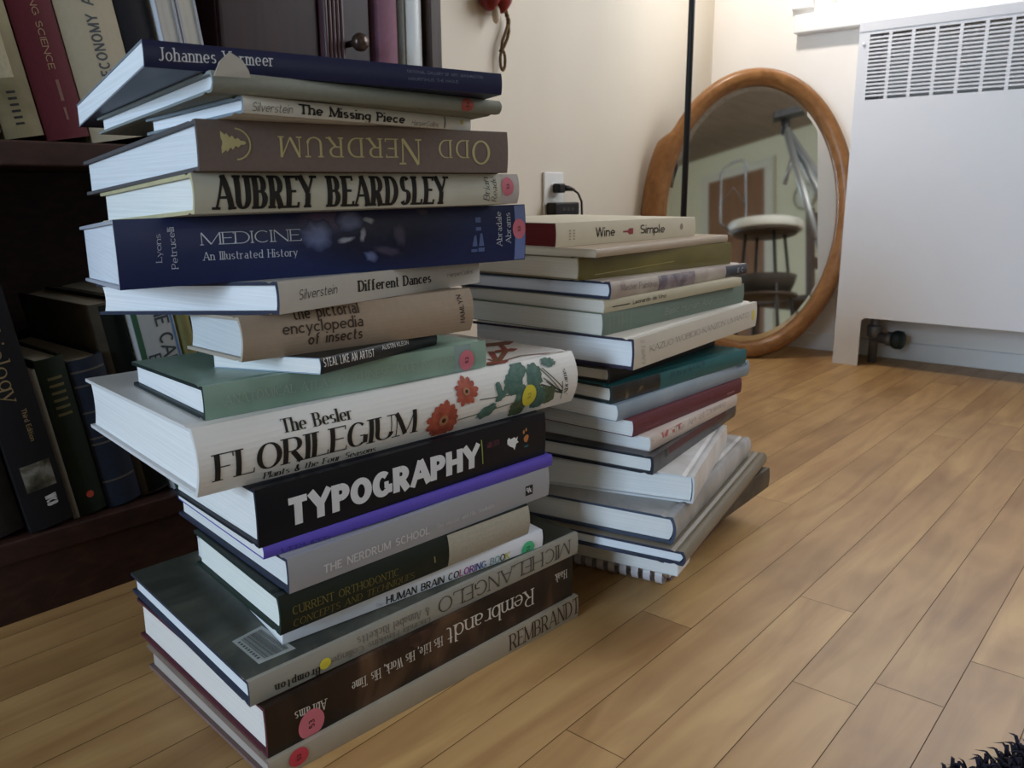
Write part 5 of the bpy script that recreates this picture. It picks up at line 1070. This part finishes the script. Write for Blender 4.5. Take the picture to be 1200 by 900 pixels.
seg(bk, s['p0'][0], s['p1'][0], .55, .95, ramp_mat('pink_print', [(.5, (.64, .55, .50)), (.56, (.45, .12, .12))], .5, 120), 'pink_print')
m11 = mat('maroon_cover', (.135, .026, .035), .5, var=.12, scale=60)
bk, d, s = stack_book('maroon11', 'paperback_book', 'maroon paperback under the light blue book in the rear stack', [m11, m11], hard=False)
lines_patch(bk, [((s['a'][0]-.018, s['a'][1]), (s['a'][0]+.004, s['a'][1]))], .0022, mat('rose_print', (.36, .17, .17), .5), 'print'); lines_patch(bk, [((s['b'][0], .2), (s['b'][0], .75)), ((s['c'][0]-.006, s['c'][1]), (s['c'][0]+.025, s['c'][1]))], .0014, mat('dim_rose_print', (.22, .07, .08), .5), 'print')
b10 = ramp_mat('light_blue_cover', [(.3, (.24, .31, .39)), (.7, (.33, .40, .47))], .38, 16)
bk, d, s = stack_book('blue10', 'paperback_book', 'light blue paperback between the maroon and the teal book in the rear stack', [b10, b10], hard=False, bulge=.002); titles(bk, d, mat('blue_grey_ink', (.05, .08, .13), .5))
t9 = mat('teal_cover', (.022, .125, .135), .35, var=.1)
bk, d, s = stack_book('teal9', 'hardcover_book', 'book with spine half black picture, half teal, in the rear stack', [t9, mat('teal_black_boards', (.02, .03, .03), .5)], paper=CP)
seg(bk, .0005, s['split'][0], .01, .99, ramp_mat('black_photo', [(.4, (.012, .012, .012)), (.62, (.03, .026, .02)), (.75, (.20, .16, .08))], .35, 60), 'spine_picture'); titles(bk, d, mat('dim_teal_ink', (.03, .06, .08), .5))
s8 = mat('brown_black_cover', (.022, .016, .014), .6)
bk, d, s = stack_book('small8', 'hardcover_book', 'small dark brown book shaded by the wide white jacketed book above it', [s8, s8], paper=TP)
w7 = mat('ivory_jacket', (.62, .575, .50), .42, var=.03)
bk, d, s = stack_book('white7', 'hardcover_book', 'wide ivory jacketed hardcover with dark plum boards jutting out of the rear stack', [w7, mat('plum_boards', (.035, .028, .055), .6)], paper=(.86, .88, .90))
titles(bk, d, [mat('faint_brown_ink', (.40, .36, .32), .6), mat('soft_brown_ink', (.20, .165, .15), .6)]); bk.patch([bk.blob((min(s['yst'][0], bk.L-.005), s['yst'][1]), .004, .0075)], [YEL], 'sticker')
g6 = mat('grey_sage_cover', (.155, .205, .165), .5, var=.06)
bk, d, s = stack_book('green6', 'paperback_book', 'grey sage green paperback resting on the wide ivory book, rear stack', [g6, g6], hard=False, paper=(.76, .74, .66)); titles(bk, d, mat('pale_script', (.32, .37, .33), .5))
for k_ in range(6): seg(bk, .012+k_*.008, .0135+k_*.008, .1, .9, mat('sage_rule', (.20, .25, .20), .5), 'rule')
l5 = mat('straw_cover', (.52, .47, .34), .5, var=.05)
bk, d, s = stack_book('leonardo5', 'paperback_book', 'thin straw coloured paperback with small black title, rear stack', [l5, l5], hard=False, paper=CP); titles(bk, d, DK); lines_patch(bk, [(s['l0'], s['l1'])], .001, DK, 'rule')
p4 = ramp_mat('painted_pale_jacket', [(.35, (.36, .29, .25)), (.65, (.48, .42, .36))], .4, 25)
bk, d, s = stack_book('painting4', 'hardcover_book', 'jacketed hardcover with pale painted spine, navy boards and black tip, rear stack', [p4, NAVYB], paper=(.78, .80, .84), bulge=.002)
titles(bk, d, mat('dim_plum_ink', (.16, .12, .13), .6))
seg(bk, s['pt0'][0], s['pt1'][0], .03, .97, ramp_mat('dusky_purple_art', [(.35, (.12, .09, .12)), (.7, (.30, .24, .24))], .4, 70), 'spine_painting'); seg(bk, bk.L-.062, bk.L-.0006, .03, .97, mat('black_tip', (.025, .025, .035), .4), 'spine_tip')
bk.text(['E C', bk.L-.03, .3, .018, 0, 0, .4, 'sansb'], mat('tip_print', (.4, .4, .42), .5), 'title', off=.0005)
o3 = ramp_mat('olive_cover', [(.3, (.115, .088, .010)), (.7, (.18, .14, .022))], .28, 12)
bk, d, s = stack_book('olive3', 'hardcover_book', 'glossy olive green hardcover third from the top of the rear stack', [o3, mat('olive_tan_boards', (.24, .18, .09), .6)], paper=TP, c=.0015, ov=.001)
lines_patch(bk, [(s['g0'], s['g1'])], .0008, mat('pale_gold_line', (.40, .33, .12), .5), 'gold_line')
t2 = mat('sandy_cover', (.43, .34, .25), .5, var=.06)
bk, d, s = stack_book('tan2', 'paperback_book', 'thin sandy paperback under the topmost cream book of the rear stack', [t2, mat('cream_cover', (.58, .52, .42), .5)], hard=False, paper=(.70, .63, .50))
w1 = mat('cream_card_cover', (.66, .60, .47), .45, var=.02)
bk, d, s = stack_book('wine1', 'paperback_book', 'cream paperback with dark red page edges on top of the rear stack', [w1, w1], hard=False, paper=(.14, .022, .022))
titles(bk, d, DK); T = bk.T(); a, e_ = s['b0'], s['b1']; x0, x1 = a[0], e_[0]; fm = (a[1]+e_[1])/2; dx = x1-x0
bk.patch([[(x0, fm-.035), (x0+dx*.45, fm-.045), (x0+dx*.6, fm-.14), (x1, fm-.14), (x1, fm+.14), (x0+dx*.6, fm+.14), (x0+dx*.45, fm+.045), (x0, fm+.035)]], [mat('wine_red_ink', (.30, .04, .05), .5)], 'bottle_mark')
bk.patch([bk.blob(s['lg'], .0035, .0042, 16)], [mat('tan_logo', (.30, .25, .18), .5)], 'logo'); lines_patch(bk, [((s['d'][0]+dx_, .3+i*.12), (s['d'][0]+dx_+.003, .3+i*.12)) for i in range(4) for dx_ in (-.004, .003)], .0012, mat('grey_print2', (.30, .26, .22), .6), 'print')
